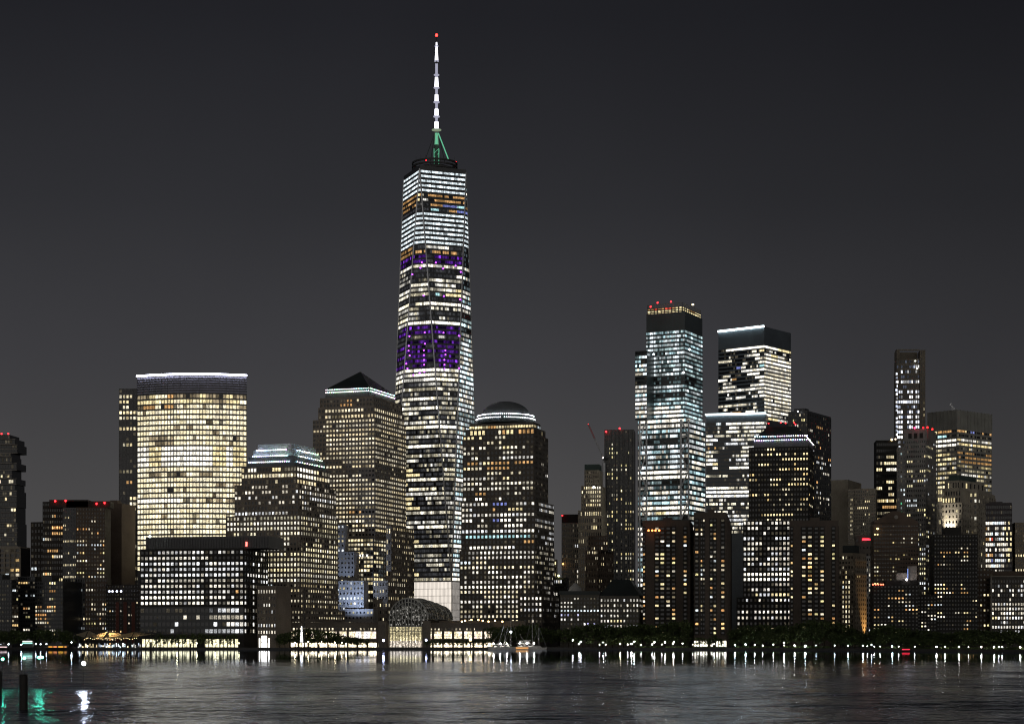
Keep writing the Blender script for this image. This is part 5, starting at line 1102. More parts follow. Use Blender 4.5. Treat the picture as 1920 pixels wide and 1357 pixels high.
    Y = 1330; b.tier(1637, 1722, None, Y, 1096, 1210, 13, rows('0*2 0002O00 0005070 00O7700 0000660 0050577 7003077 0600006 6060000 0030Y00 YW00000 7700000 0330 0500000 0 0')[1:], st=dk, th=6, depth=26, base=G); b.tier(1660, 1722, None, Y + 4, 1087, 1097, th=6, depth=20, base=PZ(1098, Y))
    b.tier(1681, 1719, None, Y + 8, 1074, 1088, th=6, depth=8, base=PZ(1089, Y), m=1); b.tier(1702, 1719, None, Y + 9, 1061, 1075, th=6, depth=6, base=PZ(1076, Y), m=1)
    for px in (1638, 1643, 1648, 1653, 1657): inst('terrace_lamp', BEADQ, b.root, (PX(px, Y), Y + 2, PZ(1095, Y)), (1.1,) * 3, 0, (5, .8, .4))
    l = bpy.data.lights.new('roof_floodlight', 'POINT'); l.energy = 2500; l.color = (1, .88, .86); l.shadow_soft_size = .3; lo = bpy.data.objects.new('roof_floodlight', l); COL.objects.link(lo); lo.parent = b.root; lo.location = V((PX(1701, Y), Y + 2, PZ(1084.5, Y))) - b.root.location
    inst('roof_lamp', BEADQ, b.root, (PX(1701, Y), Y + 2.2, PZ(1086, Y)), (1.6,) * 3, 0, (9, 8, 8))
    m = MB(); m.obox(V((PX(1704, Y), Y + 4.5, PZ(1084, Y))), (.5, 0, 0), (0, .3, 0), (0, 0, 7)); m.build('light_strip', emit('blue_strip', (.25, .4, 1), 1.0, False), b.root); b.finish()
    b = Bld('apartment_building', 'small nearly black apartment block filling the gap between two dark towers', [BLACK], 'building')
    b.tier(1720, 1756, None, Y + 10, 1117, 1210, 6, rows('0 0 0077 0060 0W30 0077 0007 0600 0700 00W0 0200 3003 0 6060'), st=dk, th=6, depth=24, base=G); b.parapet(.8); b.finish()
    b = Bld('apartment_tower', 'nearly black apartment tower with a raised top and scattered orange and white windows', [BLACK], 'apartment tower')
    Y = 1340; b.tier(1751, 1833, None, Y, 1001, 1205, 15, rows('0 0 0*1 0000007300 OOOO0YOO00 0020020Y00 0020003700 0370000000 0000000240 0020020000 0300000030 0*1 WW7030Y000 77YO00O700 OWYWO0OO00 O500000000 B700005004 7700000000 3000000000 0Y00070Y00 0WW0000034 0000O0O0 0000000700 0000O0 0000Y00 0000 OYOOO'), st=dk, th=6, depth=28, base=G)
    b.tier(1772, 1802, None, Y + 4, 988, 1002, th=6, depth=18, base=PZ(1003, Y)); b.finish()
    b = Bld('apartment_building', 'brown stepped building with amber stains of light left of the white gridded block', [BROWN], 'building')
    b.tier(1830, 1862, None, 1400, 1063, 1205, 5, rows('222 0 0 0300 0000 00YY 0 0Y00 0Y0 0030 0 0Y7 0 0003 0'), st=dk, th=6, depth=28, base=G); b.tier(1845, 1940, None, 1420, 1070, 1100, th=6, depth=30, base=G); b.finish()
    b = Bld('office_block', 'dark block with pale outlined edge and dense white windows at the right edge', [wallmat('char_wall', (.11, .10, .09), .8), PALE], 'office block')
    Y = 1385; b.tier(1859, 1945, None, Y, 1081, 1205, 16, rows('00332002030 0605455666 W0703337467 0700303438 0500222222 8888888888 7888888888 5755888WW8 Y777777777 3067333334 7999999999 0335060334 0 0'), st=S(fw=.60, fh=.62, rel=.35, pal=WHITE, L=1.3, run=.15), th=6, depth=28, base=G, mt=4)
    A, C, E, D, z = b.last; b.mb.obox(V((A.x - .8, A.y - .9, G)), (.8, 0, 0), (0, 2, 0), (0, 0, z - G), 1); b.mb.obox(V((A.x - .8, A.y - .9, z)), (C.x - A.x, C.y - A.y, 0), (0, 2, 0), (0, 0, .7), 1); b.finish()

# ================================================================== WATERFRONT
LEAF = None
def leafmat():
    m, t = newmat('leaves'); N = t.nodes; L = t.links
    o = N.new('ShaderNodeOutputMaterial'); p = N.new('ShaderNodeBsdfPrincipled'); g = N.new('ShaderNodeNewGeometry')
    n1 = N.new('ShaderNodeTexNoise'); n1.inputs['Scale'].default_value = .6; L.new(g.outputs['Position'], n1.inputs['Vector'])
    c = N.new('ShaderNodeValToRGB'); c.color_ramp.elements[0].position = .3; c.color_ramp.elements[0].color = (.03, .05, .016, 1); c.color_ramp.elements[1].position = .7; c.color_ramp.elements[1].color = (.10, .14, .04, 1)
    L.new(n1.outputs[0], c.inputs[0]); L.new(c.outputs[0], p.inputs['Base Color']); p.inputs['Roughness'].default_value = .7
    L.new(p.outputs[0], o.inputs[0]); MATS['leaves'] = m; return m
def tree_meshes():
    lm = leafmat(); bark = wallmat('bark', (.05, .04, .03), .9); out = []
    for k in range(5):
        m = MB(); cl = []
        for i in range(16):
            t = R.uniform(0, 2 * math.pi); r = R.uniform(0, .40) ; z = R.uniform(.34, .90)
            r *= math.sqrt(max(.1, 1 - ((z - .58) / .42) ** 2)) * 1.15; cl.append((V((r * math.cos(t), r * math.sin(t), z)), R.uniform(.10, .19)))
        for c, rad in cl:
            for i in range(30):
                d = V((R.gauss(0, 1), R.gauss(0, 1), R.gauss(0, .8))).normalized() * rad * R.uniform(.35, 1.1); p = c + d; s = R.uniform(.022, .045)
                n = V((R.gauss(0, 1), R.gauss(0, 1), R.gauss(.4, 1))).normalized(); x = n.orthogonal().normalized() * s; y = n.cross(x).normalized() * s * R.uniform(.6, 1)
                m.quad(p - x - y, p + x - y * .6, p + x * .8 + y, p - x * .7 + y)
        cm = bpy.data.meshes.new('crown'); cm.from_pydata(m.v, [], m.f); cm.materials.append(lm); cm.update()
        m = MB(); m.tube((0, 0, 0), (.01, 0, .42), .022, .014, 6)
        for i in range(4):
            t = i * 1.6 + k; m.tube((.01, 0, .30 + .03 * i), (.17 * math.cos(t), .17 * math.sin(t), .58 + .05 * i), .011, .004, 5)
        tm = bpy.data.meshes.new('trunk'); tm.from_pydata(m.v, [], m.f); tm.materials.append(bark); tm.update(); out.append((cm, tm))
    return out
def trees():
    T = tree_meshes()
    def tree(px, Y, ytop, wd, label, group):
        h = PZ(ytop, Y) - G; cm, tm = R.choice(T); o = empty('tree', (PX(px, Y), Y, G), label, 'tree', group); o.rotation_euler = (0, 0, R.uniform(0, 6)); wd = wd * R.uniform(.9, 1.1)
        for n, me in (('trunk', tm), ('crown', cm)):
            c = bpy.data.objects.new(n, me); COL.objects.link(c); c.parent = o; c.scale = (wd, wd, h)
    def top(px, pts):
        for (a, ya), (b, yb) in zip(pts, pts[1:]):
            if px <= b: return ya + (yb - ya) * (px - a) / (b - a)
        return pts[-1][1]
    prof = [(0, 1184), (22, 1181), (60, 1183), (90, 1176), (130, 1184), (146, 1194)]
    px = -6
    while px < 140: tree(px, 1345 + R.uniform(-6, 10), top(max(0, px), prof) + R.uniform(-3, 3), 13, 'dark leafy tree in the grove left of the lit tent canopy', 'trees left of the ferry landing'); px += R.uniform(9, 13)
    for px in range(296, 452, 13): tree(px + R.uniform(-3, 3), 1332, 1187 + R.uniform(-3, 3), 7.5, 'small tree silhouetted against the yellow lobby of the grid office block', 'trees before the grid office block')
    prof = [(520, 1190), (545, 1180), (565, 1177), (600, 1180), (640, 1190), (660, 1194), (700, 1197)]
    px = 524
    while px < 668: tree(px, 1340 + R.uniform(-8, 8), top(px, prof) + R.uniform(-2, 3), 12, 'dark tree in the clump around the flagpole', 'trees around the flagpole'); px += R.uniform(8, 11)
    for px in (668, 677, 686): tree(px, 1334, 1196, 7, 'low green tree lit from below by the shop fronts', 'lit trees by the shops')
    for px in range(802, 915, 8): tree(px, 1352, 1197.5 + R.uniform(-1, 1), 5.5, 'clipped small tree in the row before the bright shop fronts', 'row of small trees by the shops')
    prof = [(918, 1176), (960, 1171), (1010, 1172), (1045, 1180), (1080, 1176), (1100, 1172), (1135, 1166), (1170, 1172), (1200, 1168), (1240, 1166), (1270, 1160), (1300, 1166), (1345, 1170)]
    px = 922
    while px < 1300: tree(px, 1352 + R.uniform(-12, 14), top(px, prof) + R.uniform(-3, 4), 14, 'dark park tree on the quay between the moored boats and the tall brown tower', 'park trees in the middle'); px += R.uniform(8.5, 12)
    for px in (1105, 1140, 1160, 1178, 1195, 1215, 1236, 1252, 1266, 1285, 1310, 1328, 1340, 1352): tree(px, 1322, 1190 + R.uniform(-4, 6), 10, 'smaller tree among the promenade lamps', 'small trees along the promenade')
    prof = [(1370, 1184), (1385, 1176), (1420, 1169), (1460, 1174), (1500, 1168), (1540, 1160), (1560, 1162), (1580, 1170), (1600, 1176), (1620, 1190), (1632, 1180), (1660, 1170), (1700, 1176), (1740, 1184), (1800, 1184), (1830, 1176), (1860, 1182), (1920, 1180), (1940, 1180)]
    px = 1374
    while px < 1935:
        Y = min(shore_y(px) + 45, 1320) + R.uniform(-10, 14); tree(px, Y, top(px, prof) + R.uniform(-3, 4), 15, 'dark park tree in the long grove below the right-hand towers', 'trees of the long grove'); px += R.uniform(8, 11.5)
    px = 1380
    while px < 1930:
        Y = shore_y(px) + 15; tree(px, Y, top(px, prof) + R.uniform(8, 20), 11, 'dark park tree in the long grove below the right-hand towers', 'trees of the long grove'); px += R.uniform(14, 20)
def hedges():
    for (p0, p1, h) in ((1192, 1240, 1.1), (1246, 1296, 1.3), (1300, 1362, 1.0), (1380, 1404, 1.6), (1408, 1462, 1.3), (1470, 1512, 1.7), (1515, 1556, 1.5), (1640, 1668, 1.4), (1676, 1712, 1.6), (1718, 1752, 1.3), (1760, 1800, 1.5), (1806, 1836, 1.4), (1846, 1880, 1.6), (1884, 1926, 1.5)):
        m = MB(); px = p0
        while px < p1:
            Y = shore_y(px) + 8
            for q in range(9):
                c = V((PX(px, Y) + R.uniform(-.4, .4), Y + R.uniform(-.5, .5), G + R.uniform(.1, 1) * h)); n = V((R.gauss(0, 1), R.gauss(-.6, 1), R.gauss(.3, 1))).normalized(); x = n.orthogonal().normalized() * .32; y = n.cross(x).normalized() * .22; m.quad(c - x - y, c + x - y, c + x + y, c - x + y)
            px += 1.0
        o = m.build('hedge', MATS['leaves']); tag(o, 'clipped hedge lit by the lamps on the promenade edge', 'hedge', 'hedges along the promenade')
def lamps():
    pole = MB(); pole.tube((0, 0, 0), (0, 0, .86), .03, .022, 6); pole.tube((0, 0, 0), (0, 0, .06), .06, .06, 8)
    pm = bpy.data.meshes.new('post'); pm.from_pydata(pole.v, [], pole.f); pm.materials.append(DARK); pm.update()
    def lamp(px, py, col=(1, .84, .56), k=22, s=.66, dy=5, label='globe street lamp on a dark post along the waterfront promenade', group='promenade lamps'):
        Y = shore_y(px) + dy; z = max(G + 1.6, PZ(py + R.uniform(-.9, .9), Y)); k *= R.choice((.35, .6, .8, 1.1, 1.7)) * R.uniform(.8, 1.2); s *= R.uniform(.75, 1.1); o = empty('street_lamp', (PX(px, Y), Y, G), label, 'street lamp', group)
        c = bpy.data.objects.new('post', pm); COL.objects.link(c); c.parent = o; c.scale = (2.2, 2.2, z - G)
        inst('globe', BEAD, o, (o.location.x, Y, z), (s,) * 3, 0, [k * 3 * q for q in col])
    for px, py in ((2, 1208), (16, 1207), (40, 1207), (67, 1207), (76, 1207), (87, 1206), (114, 1206), (134, 1203)): lamp(px, py, (.85, .95, 1), 14, .7)
    for px in (332, 369, 404, 448): lamp(px, 1205.5, (1, .92, .55), 18, .8)
    for px, py in ((553, 1204), (578, 1203), (598, 1205), (603, 1203), (616, 1206), (628, 1203.5), (641, 1205), (649, 1205)): lamp(px, py, (1, .80, .45), 16, .7)
    for px in (719, 799): lamp(px, 1200, (.62, .66, 1), 11, 1.6, 22, 'tall blue-white floodlight lamp at a corner of the glass hall', 'blue-white lamps beside the glass hall')
    for px, py in ((1074, 1199), (1086, 1206.5), (1089, 1203), (1124, 1207), (1131, 1204), (1136, 1208), (1163, 1207), (1177, 1208), (1184, 1206.5), (1189, 1203), (1202, 1208), (1223, 1207), (1227, 1204), (1241, 1208), (1247, 1204), (1262, 1206), (1263, 1204), (1280, 1206), (1299, 1208), (1319, 1208), (1339, 1208), (1359, 1208)): lamp(px, py, R.choice([(1, .93, .78), (1, .82, .52), (1, .97, .9)]), 20, R.uniform(.5, .85))
    for px, py, s in ((1378, 1209, 1.1), (1398, 1208, 1.4), (1415, 1209, .9), (1430, 1209, 1), (1450, 1208.5, 1.1), (1470, 1205, 1.2), (1470.5, 1210, 1), (1490, 1210, 1), (1510, 1210, 1.25), (1530, 1210, .6), (1565, 1210, .9), (1590, 1209, 1.2), (1618, 1210, .9), (1626, 1210, .7), (1634, 1209, .7), (1639, 1213, .6), (1650, 1212, .6), (1673, 1211.5, 1.3), (1685, 1213, .6), (1715, 1213, .8), (1756, 1213, 1.1), (1772, 1213, .8), (1798, 1213.5, 1.4), (1816, 1214, .8), (1840, 1214, 1.1), (1864, 1214, .9), (1873, 1214, .8), (1879, 1214, 1), (1913, 1214, 1.3)):
        lamp(px, py, (1, .95, .80) if R.random() < .7 else (.85, 1, .97), 20, s * .62, 4)
    # square lantern post
    Y = 1318; o = empty('lantern', (PX(882, Y), Y, G), 'tall square lantern glowing yellow on a dark post before the shops', 'lantern'); m = MB(); m.tube(o.location, (PX(882, Y), Y, PZ(1201, Y)), .35, n=6); m.build('post', DARK, o)
    m = MB(); m.box(PX(882, Y), Y, PZ(1201, Y), 1.6, 1.6, 1.9); m.build('lantern_head', emit('lantern_yellow', (1, .78, .4), 6), o); m = MB(); m.box(PX(882, Y), Y, PZ(1201, Y) + 1.92, 2.0, 2.0, .25); m.build('cap', DARK, o)
    # light column and flagpole
    Y = 1322; x = PX(565.5, Y); o = empty('light_column', (x, Y, G), 'slender white light column with dark bands rising in front of the trees', 'light column')
    for i, (a, c) in enumerate(((1203, 1191.5), (1190.5, 1183.5), (1182.5, 1173.5))): m = MB(); m.tube((x, Y, PZ(a, Y)), (x, Y, PZ(c, Y)), 1.0 - .25 * i, .75 - .2 * i, 10); m.build('light_segment', emit('column_white', (.95, .96, 1), 2.6), o)
    m = MB(); m.tube((x, Y, G), (x, Y, PZ(1173, Y)), .25, n=6); m.build('core', DARK, o)
    x = PX(570.5, Y + 6); o = MB(); o.tube((x, Y + 6, G), (x, Y + 6, PZ(1102, Y)), .42, .22, 8); o.lathe(x, Y + 6, [(.01, PZ(1102, Y)), (.4, PZ(1102, Y) + .3), (.01, PZ(1102, Y) + .7)], 8); tag(o.build('flagpole', DARK), 'tall bare dark flagpole before the stepped stone tower', 'flagpole')
    # added lamps on posts, standing in for blurred reflections on the near water
    for px, py, yr, c, lab, g_ in ((5, 1235, 1289, (.10, 1, .62), None, 1), (45.5, 1233, 1289, (.10, 1, .62), None, 1), (73, 1232, 1289, (.10, 1, .62), None, 1), (79, 1231.5, 1289, (.10, 1, .62), None, 1), (157, 1243, 1291, (.88, .92, 1), 'bright white lamp on an added post, standing in for a reflection in the river', 0)):
        Y = CZ * F / (yr - HOR); z = PZ(py, Y); o = empty('standin_lamp', (PX(px, Y), Y, -.5), lab or 'green lamp on an added post, standing in for a reflection in the river', 'stand-in lamp', 'green stand-in lamps in the river' if g_ else None)
        m = MB(); m.tube(o.location, (o.location.x, Y, z - .1), .04, n=6); m.build('post', DARK, o); inst('globe', BEAD, o, (o.location.x, Y, z), (.34 if g_ else .55,) * 3, 0, [q * (70 if g_ else 100) for q in c])
    for px, y0, y1, r, lab in ((44, 1265, 1330, .42, 'thick dark timber pile standing in the near water'), (-1, 1258, 1306, .30, 'thin dark timber pile cut off by the left edge')):
        Y = CZ * F / (y1 - HOR); m = MB(); x = PX(px, Y); z = PZ(y0, Y); m.tube((x, Y, -1.5), (x, Y, z), r * 1.04, r * .97, 14); m.lathe(x, Y, [(r * .97, z), (r * .6, z + .08), (.01, z + .1)], 14); tag(m.build('mooring_pile', wallmat('wet_timber', (.022, .019, .016), .6)), lab, 'mooring pile')
    for px, y0, y1, r in ((283, 1203, 1219, .7), (300, 1208, 1218, .5), (357, 1206, 1221, .45), (1137, 1204, 1219, .3)):
        Y = CZ * F / (y1 - HOR); m = MB(); x = PX(px, Y); m.tube((x, Y, -1.5), (x, Y, PZ(y0, Y)), r, r * .95, 10); tag(m.build('mooring_pile', MATS['wet_timber']), {283: 'thickest dark pile beside the curved pylon of the ferry landing', 300: 'short dark pile before the landing stage lights', 357: 'dark pile standing off the seawall before the yellow lobby', 1137: 'thin pole in the water below the park trees'}[px], 'mooring pile')
def landing():
    Y = 1322; cm, t = newmat('tent_cloth'); N = t.nodes; o_ = N.new('ShaderNodeOutputMaterial'); d_ = N.new('ShaderNodeBsdfDiffuse'); tr = N.new('ShaderNodeBsdfTranslucent'); mxs = N.new('ShaderNodeMixShader')
    d_.inputs[0].default_value = (.5, .44, .34, 1); tr.inputs[0].default_value = (.75, .62, .42, 1); mxs.inputs[0].default_value = .5; t.links.new(d_.outputs[0], mxs.inputs[1]); t.links.new(tr.outputs[0], mxs.inputs[2]); t.links.new(mxs.outputs[0], o_.inputs[0])
    def canopy(pxs, py_eave, pxt, py_top, label, glow, d=9):
        x0, x1 = PX(pxs[0], Y), PX(pxs[1], Y); ze, zt, xt = PZ(py_eave, Y), PZ(py_top, Y), PX(pxt, Y)
        o = empty('tent_canopy', ((x0 + x1) / 2, Y, G), label, 'canopy')
        c = [V((x0, Y, ze + 1.0)), V((xt - (xt - x0) * .1, Y - d, ze - 1.2)), V((x1, Y, ze + 1.0)), V((xt, Y + d, ze))]; ap = V((xt, Y, zt)); m = MB(); N = 6
        for i in range(4):
            a, b_ = c[i], c[(i + 1) % 4]
            for q in range(N):
                for s in range(N):
                    def pt(t, h):
                        p = a.lerp(b_, t); p = p + (V((xt, Y, p.z)) - p) * (.10 * 4 * t * (1 - t)); r = p.lerp(ap, h); r.z -= (zt - p.z) * .12 * math.sin(h * math.pi) ; return r
                    m.quad(pt(q / N, s / N), pt((q + 1) / N, s / N), pt((q + 1) / N, (s + 1) / N), pt(q / N, (s + 1) / N))
        m.build('canopy_cloth', cm, o); m = MB()
        for p in c[:3]: m.tube(p, ap + V((0, 0, .15)), .25, n=5)
        for p in c: m.tube((p.x, p.y, G), p, .2, n=6)
        m.tube((xt, Y, G), ap, .25, n=6); m.build('frame', DARK, o)
        if glow:
            l = bpy.data.lights.new('canopy_lamp', 'SPOT'); l.spot_size = math.radians(150); l.spot_blend = .6; l.energy = glow * 1.3; l.color = (1, .68, .32); l.shadow_soft_size = .4
            for dx, dz in ((0, .35),):
                lo = bpy.data.objects.new('canopy_lamp', l); COL.objects.link(lo); lo.parent = o; lo.location = V((xt, Y + 1.0, ze - 3.2)) - o.location; lo.rotation_euler = (math.pi, 0, 0)
    canopy((160, 262), 1194.5, 203, 1183, 'largest tent canopy of the ferry landing, lit amber from below', 5000, 9)
    canopy((138, 186), 1192, 166, 1181, 'smaller dark tent canopy left of the lit one', 0, 6); canopy((226, 292), 1191, 252, 1184, 'tent canopy with a rim of lights, right of the large lit one', 500, 6)
    for px, d in ((143, -1), (262, 1)):
        m = MB(); pts = []
        x = PX(px, 1306)
        for i in range(11):
            t = i / 10; pts.append(V((x + (-d * 1.5 + d * 3.2 * (t - .5) ** 2 * 4 * 1.0 if True else 0), 1306, -1 + 12.5 * t)))
        for a, c in zip(pts, pts[1:]): m.tube(a, c, .32, n=6)
        tag(m.build('curved_pylon', DARK), 'curved dark pylon rising from the water at the %s end of the ferry landing' % ('tented' if px == 143 else 'gangway'), 'pylon')
    for px in (272, 287):
        m = MB(); m.tube((PX(px, 1310), 1310, 1), (PX(px + 14, 1310), 1310, PZ(1184, 1310)), .3, n=6); m.tube((PX(px - 2, 1310), 1310, PZ(1188, 1310)), (PX(px + 14, 1310), 1310, PZ(1184, 1310)), .22, n=6); tag(m.build('boom', DARK), 'slanting dark gangway boom, %s of the pair right of the tents' % ('nearer to the tents' if px == 272 else 'farther from the tents'), 'boom')
    # floating landing stage with lit waiting room
    o = empty('landing_stage', (PX(205, 1308), 1308, 0), 'floating ferry landing stage with bright blue-white and gold lit bays under the tents', 'landing stage')
    m = MB(); m.box(PX(205, 1308), 1308, -.6, 46, 9, 1.5); m.build('pontoon', DARK, o)
    wmb = MB(); fr = MB()
    x = PX(146, 1308)
    while x < PX(263, 1308):
        wd = R.uniform(.5, 1.3)
        if R.random() < .78:
            kk = R.lognormvariate(0, .7) * .8; c = R.choice([(.8, .95, 1), (1, .95, .85), (1, .8, .45), (.75, .85, 1)]); z0 = 1.2 + R.uniform(0, .8); hh = R.uniform(.8, 2.6)
            wmb.quad(V((x, 1306, z0)), V((x + wd * .8, 1306, z0)), V((x + wd * .8, 1306, z0 + hh)), V((x, 1306, z0 + hh)), 0, tuple(kk * q for q in c))
        if R.random() < .4: fr.box(x, 1305.7, .9, .25, .25, 3.6)
        x += wd
    fr.box(PX(205, 1308), 1308, 4.4, 46, 7, .35); fr.build('shelter_frame', DARK, o); wmb.build('lit_bays', litmat('stage_light', 'face', True, True, 1.4), o, True)
    for i in range(26):
        px = 158 + i * 3.9 + R.uniform(-1, 1); inst('string_lamp', BEADQ, o, (PX(px, 1306), 1305.5, PZ(1198.5 - 3 * abs(math.sin(i * .7)), 1306)), (.45,) * 3, 0, (3.5, 2.6, 1.2))
    # floating breakwater panels
    for i, (x0, x1, c) in enumerate(((545, 585, 'dark brown'), (586, 629, 'navy blue'), (630, 668, 'slate grey'))):
        m = MB(); a = PX(x0, 1306); m.obox(V((a, 1304, -.5)), (PX(x1, 1306) - a, 0, 0), (0, 2, 0), (0, 0, 2.2 - i * .2)); m.obox(V((a + .3, 1304.3, 1.7 - i * .2)), (PX(x1, 1306) - a - .6, 0, 0), (0, 1.4, 0), (0, 0, .2))
        tag(m.build('breakwater', wallmat('barrier_%s' % c.split()[-1], [(.03, .022, .018), (.015, .02, .06), (.05, .055, .06)][i], .5)), c + ' floating breakwater panel moored off the seawall', 'breakwater')
def hull_mesh(m, cx, Y, L, Wd, h, mat=0, d=1):
    n = 10; ring = []
    for i in range(n + 1):
        t = i / n; w_ = Wd / 2 * min(1, (1 - t) * 2.6) ** .6 if t > .5 else Wd / 2 * (.85 + .15 * t * 2); x = cx + d * (-L / 2 + L * t); zz = h * (1 + .25 * t * t)
        ring.append([V((x, Y - w_, zz)), V((x - d * .04 * L * t, Y - w_ * .75, -.3)), V((x - d * .04 * L * t, Y + w_ * .75, -.3)), V((x, Y + w_, zz))])
    for a, b_ in zip(ring, ring[1:]):
        for k in range(3): m.quad(a[k], b_[k], b_[k + 1], a[k + 1], mat)
        m.quad(a[3], b_[3], b_[0], a[0], mat)
    m.poly(ring[0], mat)
def boats():
    Y = 1302
    def yacht(px0, px1, Y, label, d, deck=2, h=2.0):
        L = PX(px1, Y) - PX(px0, Y); cx = PX((px0 + px1) / 2, Y); o = empty('motor_yacht', (cx, Y, 0), label, 'yacht'); m = MB(); hull_mesh(m, cx, Y, L, 5.5, h, 0, d); m.build('hull', WHITEP, o)
        m = MB(); wn = MB()
        for k in range(deck):
            z = h + .2 + 2.0 * k; l = L * (.62 - .2 * k); c = cx - d * L * (.06 + .03 * k); ring0 = [(c - l / 2, Y - 2.2 + .4 * k), (c + l / 2, Y - 2.2 + .4 * k), (c + l / 2, Y + 2.2 - .4 * k), (c - l / 2, Y + 2.2 - .4 * k)]
            i = len(m.v); top = [V((x + (-.9 if x > c else .9), y * .02 + Y * .98, z + 1.8)) for x, y in ring0]; bot = [V((x, y, z)) for x, y in ring0]
            for j in range(4): q = (j + 1) % 4; m.quad(bot[j], bot[q], top[q], top[j])
            m.poly(top); m.obox(V((c - l / 2 - .5, Y - 2.3, z + 1.82)), (l + 1, 0, 0), (0, 4.6, 0), (0, 0, .18))
            nw = max(2, int(l / 2.6))
            for j in range(nw):
                a = V((c - l / 2 + 1.0 + (l - 2) * j / nw, Y - 2.24 + .4 * k, z + .6)); wn.quad(a, a + V(((l - 2) * .8 / nw, 0, 0)), a + V(((l - 2) * .8 / nw, .05, .8)), a + V((.2, .05, .8)))
        m.build('cabin', WHITEP, o); wn.build('cabin_window', GL, o); m = MB(); z = h + 2 * deck + .3
        m.tube((cx - d * 2, Y - 1.6, z), (cx - d * 4, Y - 1.2, z + 2.2), .14, n=5); m.tube((cx - d * 2, Y + 1.6, z), (cx - d * 4, Y + 1.2, z + 2.2), .14, n=5); m.tube((cx - d * 4, Y - 1.3, z + 2.2), (cx - d * 4, Y + 1.3, z + 2.2), .14, n=5); m.tube((cx - d * 4, Y, z + 2.2), (cx - d * 5, Y, z + 4.6), .08, n=5)
        m.build('radar_arch', WHITEP, o)
        for j in range(3): inst('hull_fill_lamp', BEAD, o, (cx + (j - 1) * L * .26, Y - 2.9, h + 2.4), (.8,) * 3, 0, (70, 66, 58))  # added outboard lamps, made strong to whiten the hull
        return o, cx, L
    o, cx, L = yacht(962, 1014, 1298, 'large white motor yacht with two decks and lit orange hull panels', 1)
    m = MB(); m.obox(V((cx - 7.5, 1295.1, .55)), (8.4, 0, 0), (0, .1, 0), (0, 0, 1.1)); m.build('hull_panel', emit('hull_amber', (1, .50, .18), .75, False), o)
    yacht(914, 962, 1301, 'smaller white motor yacht lying left of the large two-deck yacht', -1, 1, 1.7)
    for px, pt, label, lean, Yb in ((958, 1149, 'sailing boat with the tallest mast and a bright white light halfway up it', 0, 1306), (998, 1151, 'sailing boat whose bare mast rises behind the large yacht', 0, 1307), (1010.5, 1176, 'sailing boat with the shortest bare mast at the right of the yachts', 0, 1305), (932, 1172, 'sailing boat whose mast leans to the right behind the smaller yacht', 13, 1306), (943, 1177, 'sailing boat with a shorter leaning mast, left of the tallest mast', 9, 1307)):
        x = PX(px, Yb); o = empty('sailing_boat', (x, Yb, 0), label, 'sailing boat'); m = MB(); hull_mesh(m, x, Yb, 11, 3.2, 1.2); m.build('hull', WHITEP, o); m = MB(); m.tube((x, Yb, 1), (x + lean * .366, Yb, PZ(pt, Yb)), .18, .12, 6); m.build('mast', STEEL, o)
        m = MB(); m.tube((x, Yb, 2.6), (x - 4.5, Yb, 2.8), .14, n=6); m.build('boom', STEEL, o); m = MB(); zt = PZ(pt, Yb)
        m.tube((x + 5.3, Yb, 1.4), (x + lean * .366, Yb, zt), .035, n=4); m.tube((x - 5.2, Yb, 1.2), (x + lean * .366, Yb, zt), .035, n=4); m.build('stay', STEEL, o); m = MB(); m.obox(V((x - 2, Yb - .9, 1.3)), (4, 0, 0), (0, 1.8, 0), (0, 0, .6)); m.build('cabin', WHITEP, o)
        if px == 958: inst('mast_lamp', BEAD, o, (x, Yb - .4, PZ(1184, Yb)), (1.3,) * 3, 0, (22, 23, 25))
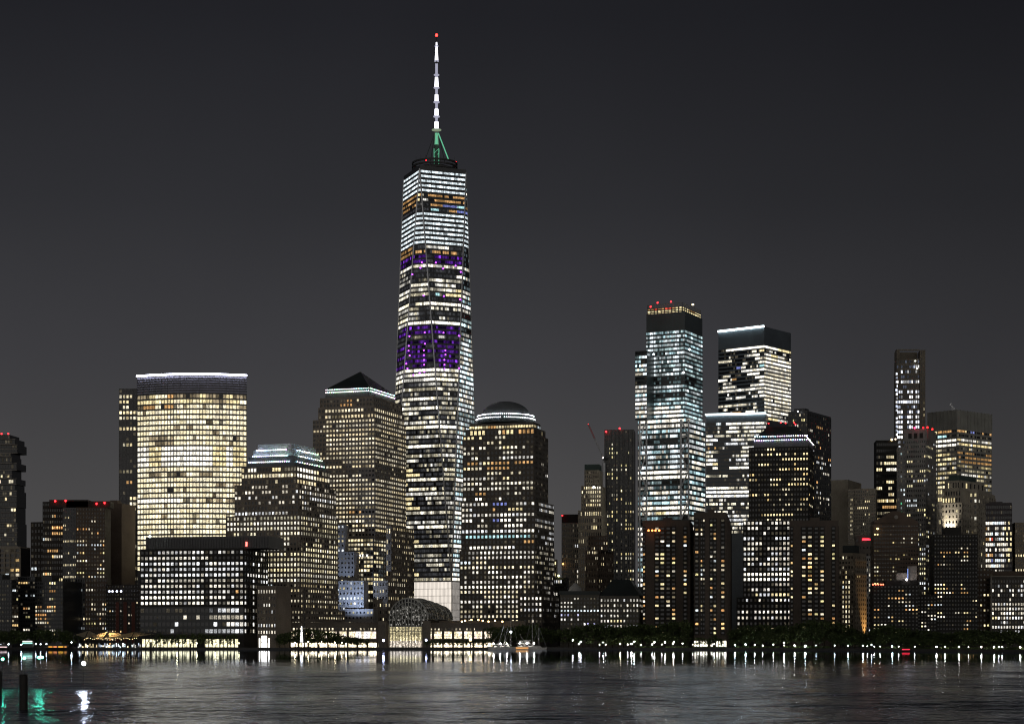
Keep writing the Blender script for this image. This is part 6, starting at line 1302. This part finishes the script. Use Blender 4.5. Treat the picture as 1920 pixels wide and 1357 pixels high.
    def ferry(px0, px1, Y, label, light, py, kind):
        L = PX(px1, Y) - PX(px0, Y); cx = PX((px0 + px1) / 2, Y); o = empty(kind, (cx, Y, 0), label, 'ferry' if kind == 'ferry' else 'water taxi'); m = MB(); hull_mesh(m, cx, Y, L, 6, 1.4); m.build('hull', DARK, o)
        m = MB(); zr = max(PZ(py, Y) + 1.2, 3.2); m.obox(V((cx - L * .42, Y - 2.4, 1.45)), (L * .8, 0, 0), (0, 4.8, 0), (0, 0, zr - 1.45)); m.obox(V((cx - L * .44, Y - 2.6, zr + .02)), (L * .84, 0, 0), (0, 5.2, 0), (0, 0, .25)); m.obox(V((cx - L * .1, Y - 1.5, zr + .3)), (L * .2, 0, 0), (0, 3, 0), (0, 0, 1.6)); m.build('cabin', wallmat('boat_cabin', (.1, .1, .1), .5), o)
        for j, (t0, t1, c, k, dz) in enumerate(light):
            m = MB(); m.obox(V((cx - L * .42 + L * .8 * t0, Y - 2.5, PZ(py, Y) + dz)), (L * .8 * (t1 - t0), 0, 0), (0, .1, 0), (0, 0, .75)); m.build('lit_window', emit('boat_light_%s_%d' % (kind, len(MATS)), c, k), o)
    ferry(42, 65, 1306, 'small ferry with one white and one green line of lights, near the left edge', [(0, 1, (1, .97, .9), 2.2, .8), (0, 1, (.3, 1, .75), 1.8, -.4)], 1205, 'ferry')
    ferry(-8, 18, 1300, 'low ferry with a dim pinkish line of lights cut off by the left edge', [(0, 1, (1, .75, .7), 1.1, 0)], 1213.5, 'ferry')
    ferry(87, 133, 1303, 'water taxi with a row of glowing orange windows left of the ferry landing', [(.05, .25, (1, .42, .05), 1.2, 0), (.30, .48, (1, .34, .12), 1.3, 0), (.55, .8, (1, .50, .06), 1.3, 0), (.86, .97, (1, .42, .1), 1.0, 0)], 1213, 'water_taxi')
    o = empty('water_taxi', (PX(1698, 1100), 1100, 0), 'dark low boat showing one red line of light off the right-hand grove', 'water taxi'); m = MB(); hull_mesh(m, PX(1698, 1100), 1100, 7, 2.5, .7); m.build('hull', DARK, o); m = MB(); m.obox(V((PX(1691, 1100), 1098.6, 1.0)), (4.2, 0, 0), (0, .3, 0), (0, 0, .45)); m.build('light_strip', emit('boat_red', (1, .03, .06), 2.0, False), o)
    m = MB(); m.obox(V((PX(1692, 1100), 1099, .7)), (4, 0, 0), (0, 2, 0), (0, 0, .28)); m.build('cabin', MATS['boat_cabin'], o)

for fn in (stacked_tower, left_low, curved_tower, grid_block, stepped_tower, pyramid_tower, blue_wing, spire_tower, dome_tower, glass_hall, shop_hall, brace_tower, box_tower, mid_right, mid_gap, right_side, trees, hedges, lamps, landing, boats):
    fn()
